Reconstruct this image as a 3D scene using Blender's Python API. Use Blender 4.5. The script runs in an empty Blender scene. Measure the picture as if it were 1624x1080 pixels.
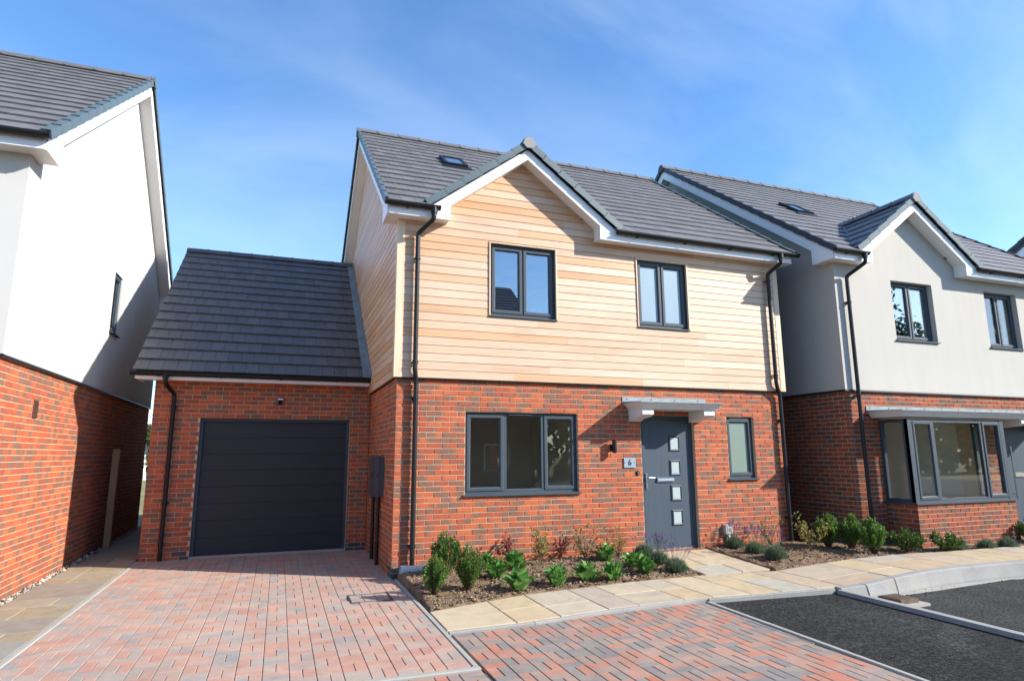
import bpy, math, random
from mathutils import Vector, Matrix, noise

random.seed(7)
R = math.radians
S = bpy.context.scene
C = S.collection

# ------------------------------------------------------------------ camera, sky, sun, exposure
cam_d = bpy.data.cameras.new("camera")
cam = bpy.data.objects.new("camera", cam_d)
C.objects.link(cam)
cr = Vector((0.93870204, -0.34470199, -0.00436034))
cu = Vector((-0.05789258, -0.17009842, 0.98372505))
cf = Vector((0.33983367, 0.92317228, 0.17962743))
CAM = Vector((-1.4911, -8.7707, 1.6352))
cam.matrix_world = Matrix(((cr.x, cu.x, -cf.x, CAM.x), (cr.y, cu.y, -cf.y, CAM.y), (cr.z, cu.z, -cf.z, CAM.z), (0, 0, 0, 1)))
cam_d.sensor_width = 36.0
cam_d.lens = 21.9
cam_d.clip_start = 0.1
cam_d.clip_end = 3000
S.camera = cam

SUN_EL = R(29.0)
SUN_H = Vector((1.66, -1.0)).normalized()
SUN_DIR = Vector((SUN_H.x * math.cos(SUN_EL), SUN_H.y * math.cos(SUN_EL), math.sin(SUN_EL)))   # towards the sun
SKY_STRENGTH = 0.142
sun_d = bpy.data.lights.new("sun", 'SUN')
sun_d.energy = 4.4
sun_d.angle = R(0.53)
sun_d.color = (1.0, 0.94, 0.85)
sun = bpy.data.objects.new("sun", sun_d)
sun.rotation_euler = SUN_DIR.to_track_quat('Z', 'Y').to_euler()
sun.location = (30, -20, 30)
C.objects.link(sun)

W = bpy.data.worlds.new("World")
S.world = W
W.use_nodes = True
wn, wl = W.node_tree.nodes, W.node_tree.links
wn.clear()
w_out = wn.new("ShaderNodeOutputWorld")
w_bg = wn.new("ShaderNodeBackground")
w_bg.inputs['Strength'].default_value = SKY_STRENGTH
sky = wn.new("ShaderNodeTexSky")
sky.sky_type = 'NISHITA'
sky.sun_disc = False
sky.sun_elevation = SUN_EL
sky.sun_rotation = math.atan2(SUN_H.x, SUN_H.y)
sky.air_density = 1.0
sky.dust_density = 0.35
sky.ozone_density = 5.0
# thin cirrus streaks in the sky itself
tc = wn.new("ShaderNodeTexCoord")
mp = wn.new("ShaderNodeMapping")
mp.inputs['Rotation'].default_value = (R(18), R(-24), R(35))
mp.inputs['Scale'].default_value = (1.1, 5.0, 3.0)
nz = wn.new("ShaderNodeTexNoise")
nz.inputs['Scale'].default_value = 1.3
nz.inputs['Detail'].default_value = 7
nz.inputs['Roughness'].default_value = 0.52
nz.inputs['Distortion'].default_value = 0.6
rp = wn.new("ShaderNodeValToRGB")
rp.color_ramp.elements[0].position = 0.40
rp.color_ramp.elements[1].position = 0.92
rp.color_ramp.elements[1].color = (0.26, 0.26, 0.26, 1)
mx = wn.new("ShaderNodeMixRGB")
mx.inputs['Color2'].default_value = (4.3, 4.7, 5.0, 1)
wl.new(tc.outputs['Generated'], mp.inputs['Vector'])
wl.new(mp.outputs['Vector'], nz.inputs['Vector'])
wl.new(nz.outputs['Fac'], rp.inputs['Fac'])
wl.new(rp.outputs['Color'], mx.inputs['Fac'])
wl.new(sky.outputs['Color'], mx.inputs['Color1'])
hs = wn.new("ShaderNodeHueSaturation")
hs.inputs['Saturation'].default_value = 1.08
wl.new(mx.outputs['Color'], hs.inputs['Color'])
wl.new(hs.outputs['Color'], w_bg.inputs['Color'])
wl.new(w_bg.outputs['Background'], w_out.inputs['Surface'])

S.view_settings.view_transform = 'Standard'
S.view_settings.look = 'None'
S.view_settings.exposure = 1.12
S.view_settings.gamma = 1.0
S.view_settings.use_curve_mapping = False
S.render.engine = 'CYCLES'
S.cycles.max_bounces = 8
S.cycles.transparent_max_bounces = 12

# ------------------------------------------------------------------ materials
class NT:
    """tiny node-tree helper"""
    def __init__(s, name):
        s.m = bpy.data.materials.new(name)
        s.m.use_nodes = True
        s.n, s.l = s.m.node_tree.nodes, s.m.node_tree.links
        s.b = s.n['Principled BSDF']
        s.out = s.n['Material Output']
    def node(s, t, **kw):
        x = s.n.new(t)
        for k, v in kw.items():
            if k in x.inputs.keys():
                x.inputs[k].default_value = v
            else:
                setattr(x, k, v)
        return x
    def link(s, a, b): s.l.new(a, b)
    def rand(s):
        oi = s.node("ShaderNodeObjectInfo"); ge = s.node("ShaderNodeNewGeometry")
        a = s.math('ADD', oi.outputs['Random'], ge.outputs['Random Per Island'])
        return s.math('FRACT', a)
    def math(s, op, a, b=None, c=None):
        x = s.n.new("ShaderNodeMath"); x.operation = op
        for i, v in enumerate((a, b, c)):
            if v is None: continue
            if isinstance(v, (int, float)): x.inputs[i].default_value = v
            else: s.l.new(v, x.inputs[i])
        return x.outputs[0]
    def ramp(s, fac, stops, interp='LINEAR'):
        x = s.n.new("ShaderNodeValToRGB"); x.color_ramp.interpolation = interp
        e = x.color_ramp.elements
        while len(e) < len(stops): e.new(0.5)
        for i, (p, c) in enumerate(stops):
            e[i].position = p
            e[i].color = (c[0], c[1], c[2], 1) if not isinstance(c, (int, float)) else (c, c, c, 1)
        s.l.new(fac, x.inputs['Fac'])
        return x.outputs['Color']
    def noise(s, vec, scale, detail=4, rough=0.55, dist=0.0):
        x = s.node("ShaderNodeTexNoise")
        x.inputs['Scale'].default_value = scale; x.inputs['Detail'].default_value = detail
        x.inputs['Roughness'].default_value = rough; x.inputs['Distortion'].default_value = dist
        if vec is not None: s.l.new(vec, x.inputs['Vector'])
        return x.outputs['Fac']
    def objco(s, scale=(1, 1, 1), shift=None):
        t = s.node("ShaderNodeTexCoord"); m = s.node("ShaderNodeMapping")
        m.inputs['Scale'].default_value = scale
        s.l.new(t.outputs['Object'], m.inputs['Vector'])
        if shift is not None:
            cmb = s.node("ShaderNodeCombineXYZ")
            k = s.math('MULTIPLY', shift, 37.0)
            for i in range(3): s.l.new(k, cmb.inputs[i])
            s.l.new(cmb.outputs[0], m.inputs['Location'])
        return m.outputs['Vector']
    def mix(s, fac, a, b, mode='MIX'):
        x = s.n.new("ShaderNodeMixRGB"); x.blend_type = mode
        for k, v in (('Fac', fac), ('Color1', a), ('Color2', b)):
            if isinstance(v, (int, float)): x.inputs[k].default_value = v
            elif isinstance(v, tuple): x.inputs[k].default_value = (v[0], v[1], v[2], 1)
            else: s.l.new(v, x.inputs[k])
        return x.outputs['Color']
    def bump(s, h, strength=0.3, dist=0.01):
        x = s.node("ShaderNodeBump"); x.inputs['Strength'].default_value = strength; x.inputs['Distance'].default_value = dist
        s.l.new(h, x.inputs['Height']); s.l.new(x.outputs['Normal'], s.b.inputs['Normal'])
    def col(s, c):
        if isinstance(c, tuple): s.b.inputs['Base Color'].default_value = (c[0], c[1], c[2], 1)
        else: s.l.new(c, s.b.inputs['Base Color'])
        return s
    def set(s, rough=None, spec=None, metal=None, coat=None):
        if rough is not None: s.b.inputs['Roughness'].default_value = rough
        if spec is not None: s.b.inputs['Specular IOR Level'].default_value = spec
        if metal is not None: s.b.inputs['Metallic'].default_value = metal
        if coat is not None: s.b.inputs['Coat Weight'].default_value = coat
        return s

def mat_plain(name, c, rough=0.5, spec=0.5, var=0.06, scale=3.0, bump=0.0, bscale=80, metal=0.0):
    t = NT(name)
    n = t.noise(t.objco(), scale, 5)
    lo = tuple(v * (1 - var) for v in c); hi = tuple(min(1, v * (1 + var)) for v in c)
    t.col(t.ramp(n, [(0.3, lo), (0.7, hi)])).set(rough, spec, metal)
    if bump: t.bump(t.noise(t.objco(), bscale, 4), bump, 0.003)
    return t.m

def mat_brick(name='brick_face', tint=None):
    t = NT(name)
    r = t.rand()
    base = t.ramp(r, [(0.0, (.435, .108, .048)), (0.3, (.49, .132, .055)), (0.6, (.40, .095, .044)), (0.82, (.36, .090, .047)), (1.0, (.29, .090, .053))])
    uv = t.node("ShaderNodeUVMap"); sep = t.node("ShaderNodeSeparateXYZ")
    t.link(uv.outputs['UV'], sep.inputs[0])
    r2 = t.math('FRACT', t.math('MULTIPLY', r, 7.31))
    flip = t.math('GREATER_THAN', t.math('FRACT', t.math('MULTIPLY', r, 23.7)), 0.5)
    u = sep.outputs['X']
    uf = t.math('ABSOLUTE', t.math('SUBTRACT', u, flip))
    n = t.noise(t.objco((1, 1, 1), r), 26, 5, 0.6)
    # part of the face burnt grey-brown, how much differs from brick to brick
    edge = t.math('ADD', uf, t.math('MULTIPLY', t.math('SUBTRACT', n, 0.5), 0.5))
    start = t.math('SUBTRACT', 1.30, t.math('MULTIPLY', r2, 1.5))
    burn = t.math('MULTIPLY', t.math('SUBTRACT', edge, start), 3.0)
    x = t.node("ShaderNodeClamp"); t.link(burn, x.inputs[0])
    burn = t.math('MULTIPLY', x.outputs[0], 0.82)
    c = t.mix(burn, base, (.175, .110, .078))
    c = t.mix(0.35, c, t.ramp(n, [(0.25, (.45, .45, .45)), (0.75, (1.25, 1.25, 1.25))]), 'MULTIPLY')
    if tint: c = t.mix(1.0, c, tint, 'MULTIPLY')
    t.col(c).set(0.85, 0.25)
    t.bump(t.noise(t.objco((1, 1, 2), r), 120, 4), 0.5, 0.002)
    return t.m

def mat_paver(name, warm):
    t = NT(name)
    r = t.rand()
    co = t.objco((1, 1, 1), r)
    n1 = t.noise(co, 9, 3, 0.6, 0.8)
    ge = t.node("ShaderNodeNewGeometry")
    pos = ge.outputs['Position']
    k = t.math('ADD', t.math('ADD', t.math('MULTIPLY', r, 0.62), t.math('MULTIPLY', n1, 0.5)), t.math('MULTIPLY', t.math('SUBTRACT', t.noise(pos, 0.7, 3), 0.5), 0.5))
    if warm:
        c = t.ramp(k, [(0.10, (.40, .215, .165)), (0.38, (.415, .25, .195)), (0.56, (.40, .285, .23)), (0.74, (.345, .285, .245)), (0.95, (.265, .25, .24))])
    else:
        c = t.ramp(k, [(0.14, (.40, .155, .105)), (0.36, (.385, .195, .14)), (0.52, (.33, .225, .18)), (0.70, (.25, .215, .19)), (0.95, (.19, .18, .175))])
    c = t.mix(0.5, c, t.ramp(t.noise(co, 230, 3, 0.7), [(0.3, (.62, .62, .62)), (0.7, (1.25, 1.25, 1.25))]), 'MULTIPLY')
    c = t.mix(1.0, c, t.ramp(t.noise(pos, 1.6, 6, 0.65, 1.5), [(0.3, (.84, .84, .85)), (0.52, (1.0, 1.0, 1.0)), (0.72, (1.16, 1.14, 1.10))]), 'MULTIPLY')
    t.col(c).set(0.9, 0.2)
    t.bump(t.noise(co, 260, 4), 0.5, 0.002)
    return t.m

def mat_slab(name='sandstone', dim=None):
    t = NT(name)
    r = t.rand()
    co = t.objco((1, 1, 1), r)
    base = t.ramp(r, [(0.0, (.45, .365, .235)), (0.22, (.43, .35, .235)), (0.42, (.46, .39, .28)), (0.60, (.40, .36, .295)), (0.75, (.43, .335, .225)), (0.88, (.38, .31, .25)), (1.0, (.38, .365, .315))], 'LINEAR')
    n = t.noise(co, 2.4, 5, 0.6, 1.6)
    c = t.mix(0.45, base, t.ramp(n, [(0.3, (.62, .58, .52)), (0.5, (.98, .94, .88)), (0.72, (1.22, 1.12, 1.0))]), 'MULTIPLY')
    c = t.mix(0.35, c, t.ramp(t.noise(co, 60, 4, 0.7), [(0.3, (.7, .7, .7)), (0.7, (1.18, 1.18, 1.18))]), 'MULTIPLY')
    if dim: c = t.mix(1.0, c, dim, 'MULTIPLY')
    t.col(c).set(0.85, 0.25)
    h = t.math('ADD', t.noise(co, 5, 6, 0.6, 0.8), t.math('MULTIPLY', t.noise(co, 70, 4), 0.25))
    t.bump(h, 0.45, 0.012)
    return t.m

def mat_tile(name, c0, c1):
    t = NT(name)
    r = t.rand()
    co = t.objco((1, 1, 1), r)
    c = t.ramp(r, [(0.0, c0), (1.0, c1)])
    c = t.mix(0.35, c, t.ramp(t.noise(co, 7, 5, 0.65), [(0.3, (.7, .7, .7)), (0.7, (1.2, 1.2, 1.22))]), 'MULTIPLY')
    t.col(c).set(0.46, 0.6)
    t.bump(t.noise(co, 150, 4), 0.18, 0.002)
    return t.m

def mat_wood(name, stops, axis=0, dark=1.0):
    t = NT(name)
    r = t.rand()
    sc = [22, 22, 22]; sc[axis] = 0.9
    co = t.objco(tuple(sc), r)
    n = t.noise(co, 1.6, 6, 0.62, 0.5)
    base = t.ramp(r, stops)
    sc2 = [3, 3, 3]; sc2[axis] = 0.55
    n2 = t.noise(t.objco(tuple(sc2), r), 1.2, 4, 0.5, 0.4)
    c = t.mix(0.5, base, t.ramp(n2, [(0.28, (.78, .66, .52)), (0.5, (1.0, .97, .93)), (0.72, (1.10, 1.09, 1.06))]), 'MULTIPLY')
    c = t.mix(0.42, c, t.ramp(n, [(0.3, (.66, .58, .5)), (0.55, (1.05, 1.02, 1.0))]), 'MULTIPLY')
    t.col(c).set(0.46, 0.55)
    t.bump(n, 0.2, 0.003)
    return t.m

def mat_glass(name, refl, tint=(.82, .86, .85), boost=1.0):
    t = NT(name)
    t.n.remove(t.b)
    tr = t.node("ShaderNodeBsdfTransparent"); tr.inputs['Color'].default_value = (*tint, 1)
    gl = t.node("ShaderNodeBsdfGlossy"); gl.inputs['Roughness'].default_value = 0.0
    gl.inputs['Color'].default_value = (.93, .97, 1, 1)
    fr = t.node("ShaderNodeFresnel"); ge = t.node("ShaderNodeNewGeometry")
    t.link(t.math('SUBTRACT', 1.55, t.math('MULTIPLY', ge.outputs['Backfacing'], 1.55-1/1.55)), fr.inputs['IOR'])
    co = t.objco((1, 1, 1))
    bp = t.node("ShaderNodeBump"); bp.inputs['Strength'].default_value = 0.05; bp.inputs['Distance'].default_value = 0.004
    t.link(t.noise(co, 1.7, 2), bp.inputs['Height']); t.link(bp.outputs['Normal'], gl.inputs['Normal'])
    f = t.math('ADD', t.math('MULTIPLY', fr.outputs[0], boost), refl)
    cl = t.node("ShaderNodeClamp"); t.link(f, cl.inputs[0])
    mx_ = t.node("ShaderNodeMixShader")
    t.link(cl.outputs[0], mx_.inputs[0]); t.link(tr.outputs[0], mx_.inputs[1]); t.link(gl.outputs[0], mx_.inputs[2])
    t.link(mx_.outputs[0], t.out.inputs['Surface'])
    return t.m

def mat_leaf(name, c0, c1, c2, rough=0.5, trans=0.25):
    t = NT(name)
    r = t.rand()
    c = t.ramp(r, [(0.0, c0), (0.5, c1), (1.0, c2)])
    t.col(c).set(rough, 0.25)
    tl = t.node("ShaderNodeBsdfTranslucent"); t.link(c, tl.inputs['Color'])
    mx_ = t.node("ShaderNodeMixShader"); mx_.inputs[0].default_value = trans
    t.link(t.b.outputs[0], mx_.inputs[1]); t.link(tl.outputs[0], mx_.inputs[2])
    t.link(mx_.outputs[0], t.out.inputs['Surface'])
    return t.m

def mat_ground(name, stops, s1, s2, bump=0.6, bscale=120, dist=0.01, rough=0.95, speck=None):
    t = NT(name)
    co = t.objco()
    n = t.math('ADD', t.math('MULTIPLY', t.noise(co, s1, 5, 0.6), 0.5), t.math('MULTIPLY', t.noise(co, s2, 5, 0.7), 0.5))
    c = t.ramp(n, stops)
    if speck:
        v = t.node("ShaderNodeTexVoronoi"); v.inputs['Scale'].default_value = speck[0]
        t.link(co, v.inputs['Vector'])
        sep = t.node("ShaderNodeSeparateColor"); t.link(v.outputs['Color'], sep.inputs[0])
        c = t.mix(t.ramp(sep.outputs[0], [(speck[1], 0.0), (1.0, 0.85)]), c, speck[2])
    t.col(c).set(rough, 0.2)
    t.bump(t.noise(co, bscale, 5, 0.7), bump, dist)
    return t.m

def mat_render(name, c):
    t = NT(name)
    co = t.objco()
    n = t.math('ADD', t.math('MULTIPLY', t.noise(co, 0.9, 6, 0.65), 0.5), t.math('MULTIPLY', t.noise(t.objco((5, 5, .45)), 1.0, 5, 0.6), 0.5))
    lo = tuple(v * .935 for v in c)
    t.col(t.ramp(n, [(0.36, lo), (0.62, c)])).set(0.9, 0.2)
    t.bump(t.noise(co, 260, 3, 0.6), 0.5, 0.002)
    return t.m

M = {}
M['brick'] = mat_brick()
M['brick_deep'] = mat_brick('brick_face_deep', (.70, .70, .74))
M['blue_brick'] = mat_plain("engineering_brick", (.062, .055, .06), .55, .5, .35, 9, .3)
M['mortar'] = mat_ground("mortar", [(0.3, (.46, .335, .225)), (0.7, (.58, .44, .315))], 3, 60, 0.5, 200, 0.003)
M['tile'] = mat_tile("roof_tile_grey", (.122, .116, .114), (.158, .150, .147))
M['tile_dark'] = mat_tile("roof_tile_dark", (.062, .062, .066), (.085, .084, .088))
M['verge'] = mat_plain("verge_unit_plastic", (.085, .12, .135), .45, .5, .1)
M['verge_dark'] = mat_plain("verge_unit_plastic_dark", (.032, .038, .048), .45, .5, .1)
M['ridge'] = mat_tile("ridge_tile_grey", (.120, .114, .112), (.150, .142, .139))
M['cap'] = mat_plain("ridge_end_grey", (.27, .265, .265), .85, .2, .08)
M['white'] = mat_plain("white_upvc", (.80, .81, .82), .3, .5, .02)
M['trim'] = mat_plain("white_canopy", (.66, .65, .64), .6, .3, .03)
M['soffit'] = mat_plain("white_soffit", (.76, .76, .76), .4, .5, .02)
M['frame'] = mat_plain("anthracite_upvc", (.048, .065, .082), .5, .3, .05, 2)
M['black'] = mat_plain("black_plastic", (.010, .011, .013), .42, .35, .1)
M['garage'] = mat_plain("garage_door_steel", (.024, .026, .033), .55, .4, .04, 1.5, .1, 300)
M['chrome'] = mat_plain("brushed_chrome", (.72, .72, .73), .22, .5, .02, 4, 0, 80, 1.0)
M['lead'] = mat_plain("lead_flashing", (.17, .21, .24), .5, .5, .25, 6)
M['lead_pale'] = mat_plain("lead_pale", (.27, .32, .33), .85, .2, .15, 5)
M['render'] = mat_render("cream_render", (.49, .47, .425))
M['render_white'] = mat_render("white_render", (.52, .51, .485))
CEDAR = [(0.0, (.57, .395, .265)), (0.25, (.60, .44, .32)), (0.5, (.585, .41, .28)), (0.8, (.62, .47, .355)), (1.0, (.56, .365, .235))]
M['cedar'] = mat_wood("cedar_board", CEDAR, 0)
M['cedar_warm'] = mat_wood("cedar_board_warm", [(0.0, (.56, .33, .18)), (0.3, (.59, .385, .235)), (0.6, (.575, .355, .20)), (1.0, (.54, .295, .145))], 0)
M['cedar_y'] = mat_wood("cedar_board_side", CEDAR, 1)
M['cedar_z'] = mat_wood("cedar_corner", [(0, (.66, .50, .34)), (1, (.72, .57, .41))], 2)
M['batten'] = mat_plain("dark_batten", (.07, .045, .03), .8, .2)
M['post'] = mat_wood("treated_post", [(0, (.36, .27, .14)), (1, (.42, .32, .17))], 2)
M['glass'] = mat_glass("window_glass", 0.02, (.965, .975, .965), 1.0)
M['glass_up'] = mat_glass("coated_window_glass", 0.20, (.86, .89, .90), 1.0)
M['frost'] = mat_plain("frosted_glass", (.25, .35, .42), .28, .6, .06, 90, .35, 160)
M['frost_green'] = mat_plain("frosted_glass_green", (.20, .26, .22), .25, .6, .05, 50, .3, 160)
M['frost_door'] = mat_plain("frosted_door_glass", (.38, .46, .46), .25, .6, .05, 50, .3, 160)
M['room'] = mat_plain("painted_plaster", (.88, .87, .80), .8, .2, .02)
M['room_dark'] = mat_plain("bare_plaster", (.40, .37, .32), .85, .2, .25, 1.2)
M['room_grey'] = mat_plain('grey_plaster', (.70, .68, .60), .85, .2, .12, 1.0)
M['floor_pale'] = mat_plain('pale_floor', (.72, .68, .60), .6, .3, .06)
M['carpet'] = mat_plain("floor_screed", (.30, .28, .25), .9, .1, .1)
M['paver'] = mat_paver("block_paver_warm", True)
M['paver_b'] = mat_paver("block_paver_mixed", False)
M['sand'] = mat_ground("jointing_sand", [(0.3, (.20, .155, .125)), (0.7, (.32, .26, .215))], 5, 200, 0.4, 300, 0.003)
M['joint_dark'] = mat_ground("dark_joint", [(0.3, (.045, .042, .04)), (0.7, (.10, .09, .085))], 5, 200, 0.4, 300, 0.003)
M['slab'] = mat_slab()
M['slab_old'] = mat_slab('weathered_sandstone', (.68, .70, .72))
M['concrete'] = mat_ground("pale_concrete", [(0.3, (.28, .275, .25)), (0.7, (.37, .36, .33))], 3, 90, 0.4, 250, 0.003)
M['kerb'] = mat_ground("kerb_concrete", [(0.28, (.20, .197, .185)), (0.5, (.285, .282, .27)), (0.7, (.335, .333, .32))], 2, 60, 0.3, 250, 0.003)
def mat_tarmac(name, lo, hi, patch):
    t = NT(name)
    co = t.objco()
    n = t.noise(co, 34, 4, 0.78)
    c = t.ramp(n, [(0.38, lo), (0.52, tuple((a*1.4+b*.6)/2 for a, b in zip(lo, hi))), (0.66, hi)])
    c = t.mix(1.0, c, t.ramp(t.noise(co, 0.9, 6, 0.62, 0.8), [(0.35, (.72, .72, .72)), (0.55, (1.0, 1.0, 1.0)), (0.72, patch)]), 'MULTIPLY')
    t.col(c).set(0.92, 0.2)
    t.bump(t.math('ADD', n, t.math('MULTIPLY', t.noise(co, 95, 3, 0.7), 0.5)), 1.0, 0.045)
    return t.m
M['tarmac'] = mat_tarmac("tarmac", (.009, .0095, .010), (.098, .102, .102), (1.7, 1.7, 1.66))
M['tarmac_old'] = mat_tarmac("tarmac_dusty", (.022, .023, .023), (.145, .15, .147), (1.45, 1.45, 1.4))
M['soil'] = mat_ground("bark_soil", [(0.32, (.06, .037, .022)), (0.48, (.20, .132, .082)), (0.68, (.36, .26, .175))], 6, 70, 1.0, 60, 0.03)
def mat_clod(name, c0, c1):
    t = NT(name); r = t.rand()
    t.col(t.ramp(r, [(0.0, c0), (1.0, c1)])).set(0.95, 0.1)
    return t.m
M['clod'] = mat_clod("soil_clod", (.07, .045, .028), (.33, .235, .155))
M['pebble'] = mat_clod("pebbles", (.22, .19, .16), (.55, .50, .44))
M['field'] = mat_ground("dry_grass_field", [(0.3, (.12, .13, .045)), (0.5, (.22, .20, .085)), (0.72, (.36, .31, .17))], .25, 14, 0.6, 30, 0.03)
M['box_leaf'] = mat_leaf("box_leaf", (.06, .14, .028), (.12, .225, .045), (.21, .31, .075), .45, .42)
M['conifer_leaf'] = mat_leaf("dark_shrub_leaf", (.048, .12, .026), (.095, .19, .04), (.18, .27, .068), .45, .42)
M['berg_leaf'] = mat_leaf("bergenia_leaf", (.06, .17, .035), (.11, .26, .055), (.20, .37, .10), .32, .35)
M['lav_leaf'] = mat_leaf("lavender_leaf", (.085, .13, .075), (.14, .195, .12), (.21, .27, .17), .7)
M['lav_flower'] = mat_leaf("lavender_flower", (.085, .055, .14), (.14, .085, .22), (.19, .12, .27), .7)
M['rose_leaf'] = mat_leaf("young_nandina_leaf", (.30, .25, .05), (.22, .27, .07), (.36, .22, .06), .5, .35)
M['rose_red'] = mat_leaf("red_young_leaf", (.12, .022, .03), (.20, .03, .035), (.075, .02, .035), .5)
M['stem'] = mat_plain("shrub_stem", (.11, .065, .04), .8, .2, .2)
M['bush_leaf'] = mat_leaf("glossy_bush_leaf", (.03, .09, .018), (.065, .16, .03), (.17, .17, .05), .3)
M['tree_leaf'] = mat_leaf("tree_leaf", (.045, .085, .03), (.075, .12, .045), (.12, .16, .07), .6)
M['birch'] = mat_plain("birch_bark", (.62, .60, .56), .8, .2, .35, 6)
M['bark'] = mat_plain("grey_bark", (.14, .11, .085), .9, .2, .3, 6)
M['bin'] = mat_plain("bin_plastic", (.012, .014, .02), .4, .5, .1)
M['blue'] = mat_plain("blue_plastic", (.02, .07, .42), .4, .5, .1)
M['vent'] = mat_plain("brown_vent", (.085, .045, .032), .6, .4, .1)
M['iron'] = mat_ground("rusty_iron", [(0.3, (.07, .05, .038)), (0.7, (.20, .15, .11))], 8, 60, 0.5, 150, 0.004)
M['plate'] = mat_plain("number_plate_glass", (.28, .34, .41), .35, .5, .04)
M['petrol'] = mat_plain("box_grey", (.058, .064, .078), .5, .5, .05)
M['grey_box'] = mat_plain("grey_plastic", (.52, .52, .50), .5, .4, .04)
M['lens'] = mat_plain("lamp_lens", (.75, .75, .72), .2, .5, .02)
M['door'] = None
def mat_door():
    t = NT("composite_door")
    co = t.objco((60, 60, 1.4))
    n = t.noise(co, 1.0, 6, 0.7, 0.3)
    t.col(t.ramp(n, [(0.3, (.040, .060, .082)), (0.7, (.056, .080, .105))])).set(0.5, 0.35)
    t.bump(n, 0.35, 0.003)
    return t.m
M['door'] = mat_door()

# ------------------------------------------------------------------ mesh helpers
class MB:
    def __init__(s): s.v, s.f, s.uv = [], [], {}
    def quad(s, a, b, c, d):
        i = len(s.v); s.v += [a, b, c, d]; s.f.append((i, i+1, i+2, i+3))
    def poly(s, pts):
        i = len(s.v); s.v += list(pts); s.f.append(tuple(range(i, i+len(pts))))
    def box(s, x0, x1, y0, y1, z0, z1):
        i = len(s.v)
        s.v += [(x0,y0,z0),(x1,y0,z0),(x1,y1,z0),(x0,y1,z0),(x0,y0,z1),(x1,y0,z1),(x1,y1,z1),(x0,y1,z1)]
        for q in ((0,3,2,1),(4,5,6,7),(0,1,5,4),(1,2,6,5),(2,3,7,6),(3,0,4,7)):
            s.f.append(tuple(i+k for k in q))
        return s
    def extrude(s, pts, vec):
        """closed prism from a planar polygon (list of 3-tuples) swept along vec"""
        n = len(pts); i = len(s.v)
        s.v += list(pts) + [(p[0]+vec[0], p[1]+vec[1], p[2]+vec[2]) for p in pts]
        s.f.append(tuple(i+k for k in range(n)))
        s.f.append(tuple(i+n+k for k in reversed(range(n))))
        for k in range(n):
            k2 = (k+1) % n
            s.f.append((i+k, i+n+k, i+n+k2, i+k2))
        return s
    def tube(s, pts, r, n=10, cap=True):
        pts = [Vector(p) for p in pts]
        rings = []
        for k, p in enumerate(pts):
            if k == 0: t = pts[1]-pts[0]
            elif k == len(pts)-1: t = pts[-1]-pts[-2]
            else: t = (pts[k+1]-p).normalized() + (p-pts[k-1]).normalized()
            t.normalize()
            a = Vector((1,0,0)) if abs(t.x) < .8 else Vector((0,1,0))
            b1 = t.cross(a).normalized(); b2 = t.cross(b1)
            rr = r[k] if isinstance(r, (list, tuple)) else r
            i = len(s.v)
            for j in range(n):
                an = 2*math.pi*j/n
                q = p + b1*rr*math.cos(an) + b2*rr*math.sin(an)
                s.v.append((q.x,q.y,q.z))
            rings.append(i)
        for a, b in zip(rings, rings[1:]):
            for j in range(n):
                j2 = (j+1) % n
                s.f.append((a+j, a+j2, b+j2, b+j))
        if cap:
            s.f.append(tuple(rings[0]+j for j in reversed(range(n))))
            s.f.append(tuple(rings[-1]+j for j in range(n)))
        return s
    def ring(s, x0, x1, z0, z1, prof):
        """mitred picture-frame ring in the xz plane; prof = list of (inset, y)"""
        base = len(s.v); m = len(prof)
        for (d, y) in prof:
            s.v += [(x0+d,y,z0+d),(x1-d,y,z0+d),(x1-d,y,z1-d),(x0+d,y,z1-d)]
        for k in range(m-1):
            a, b = base+4*k, base+4*(k+1)
            for j in range(4):
                j2 = (j+1) % 4
                s.f.append((a+j, a+j2, b+j2, b+j))
        return s
    def add_mesh(s, me_v, me_f, mat):
        i = len(s.v)
        s.v += [tuple(mat @ Vector(v)) for v in me_v]
        s.f += [tuple(i+k for k in f) for f in me_f]
    def mesh(s, name, m, uvs=None, smooth=False):
        me = bpy.data.meshes.new(name)
        me.from_pydata(s.v, [], s.f)
        if m is not None: me.materials.append(m)
        if uvs is not None:
            l = me.uv_layers.new(name="UVMap")
            l.data.foreach_set("uv", uvs)
        if smooth:
            me.polygons.foreach_set("use_smooth", [True]*len(me.polygons))
        me.update()
        return me
    def build(s, name, m, parent=None, smooth=False, loc=None):
        return link(name, s.mesh(name, m, None, smooth), parent, loc)

def link(name, me, parent=None, loc=None, rot=None):
    o = bpy.data.objects.new(name, me)
    C.objects.link(o)
    if parent is not None: o.parent = parent
    if loc is not None: o.location = loc
    if rot is not None: o.rotation_euler = rot
    return o

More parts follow.
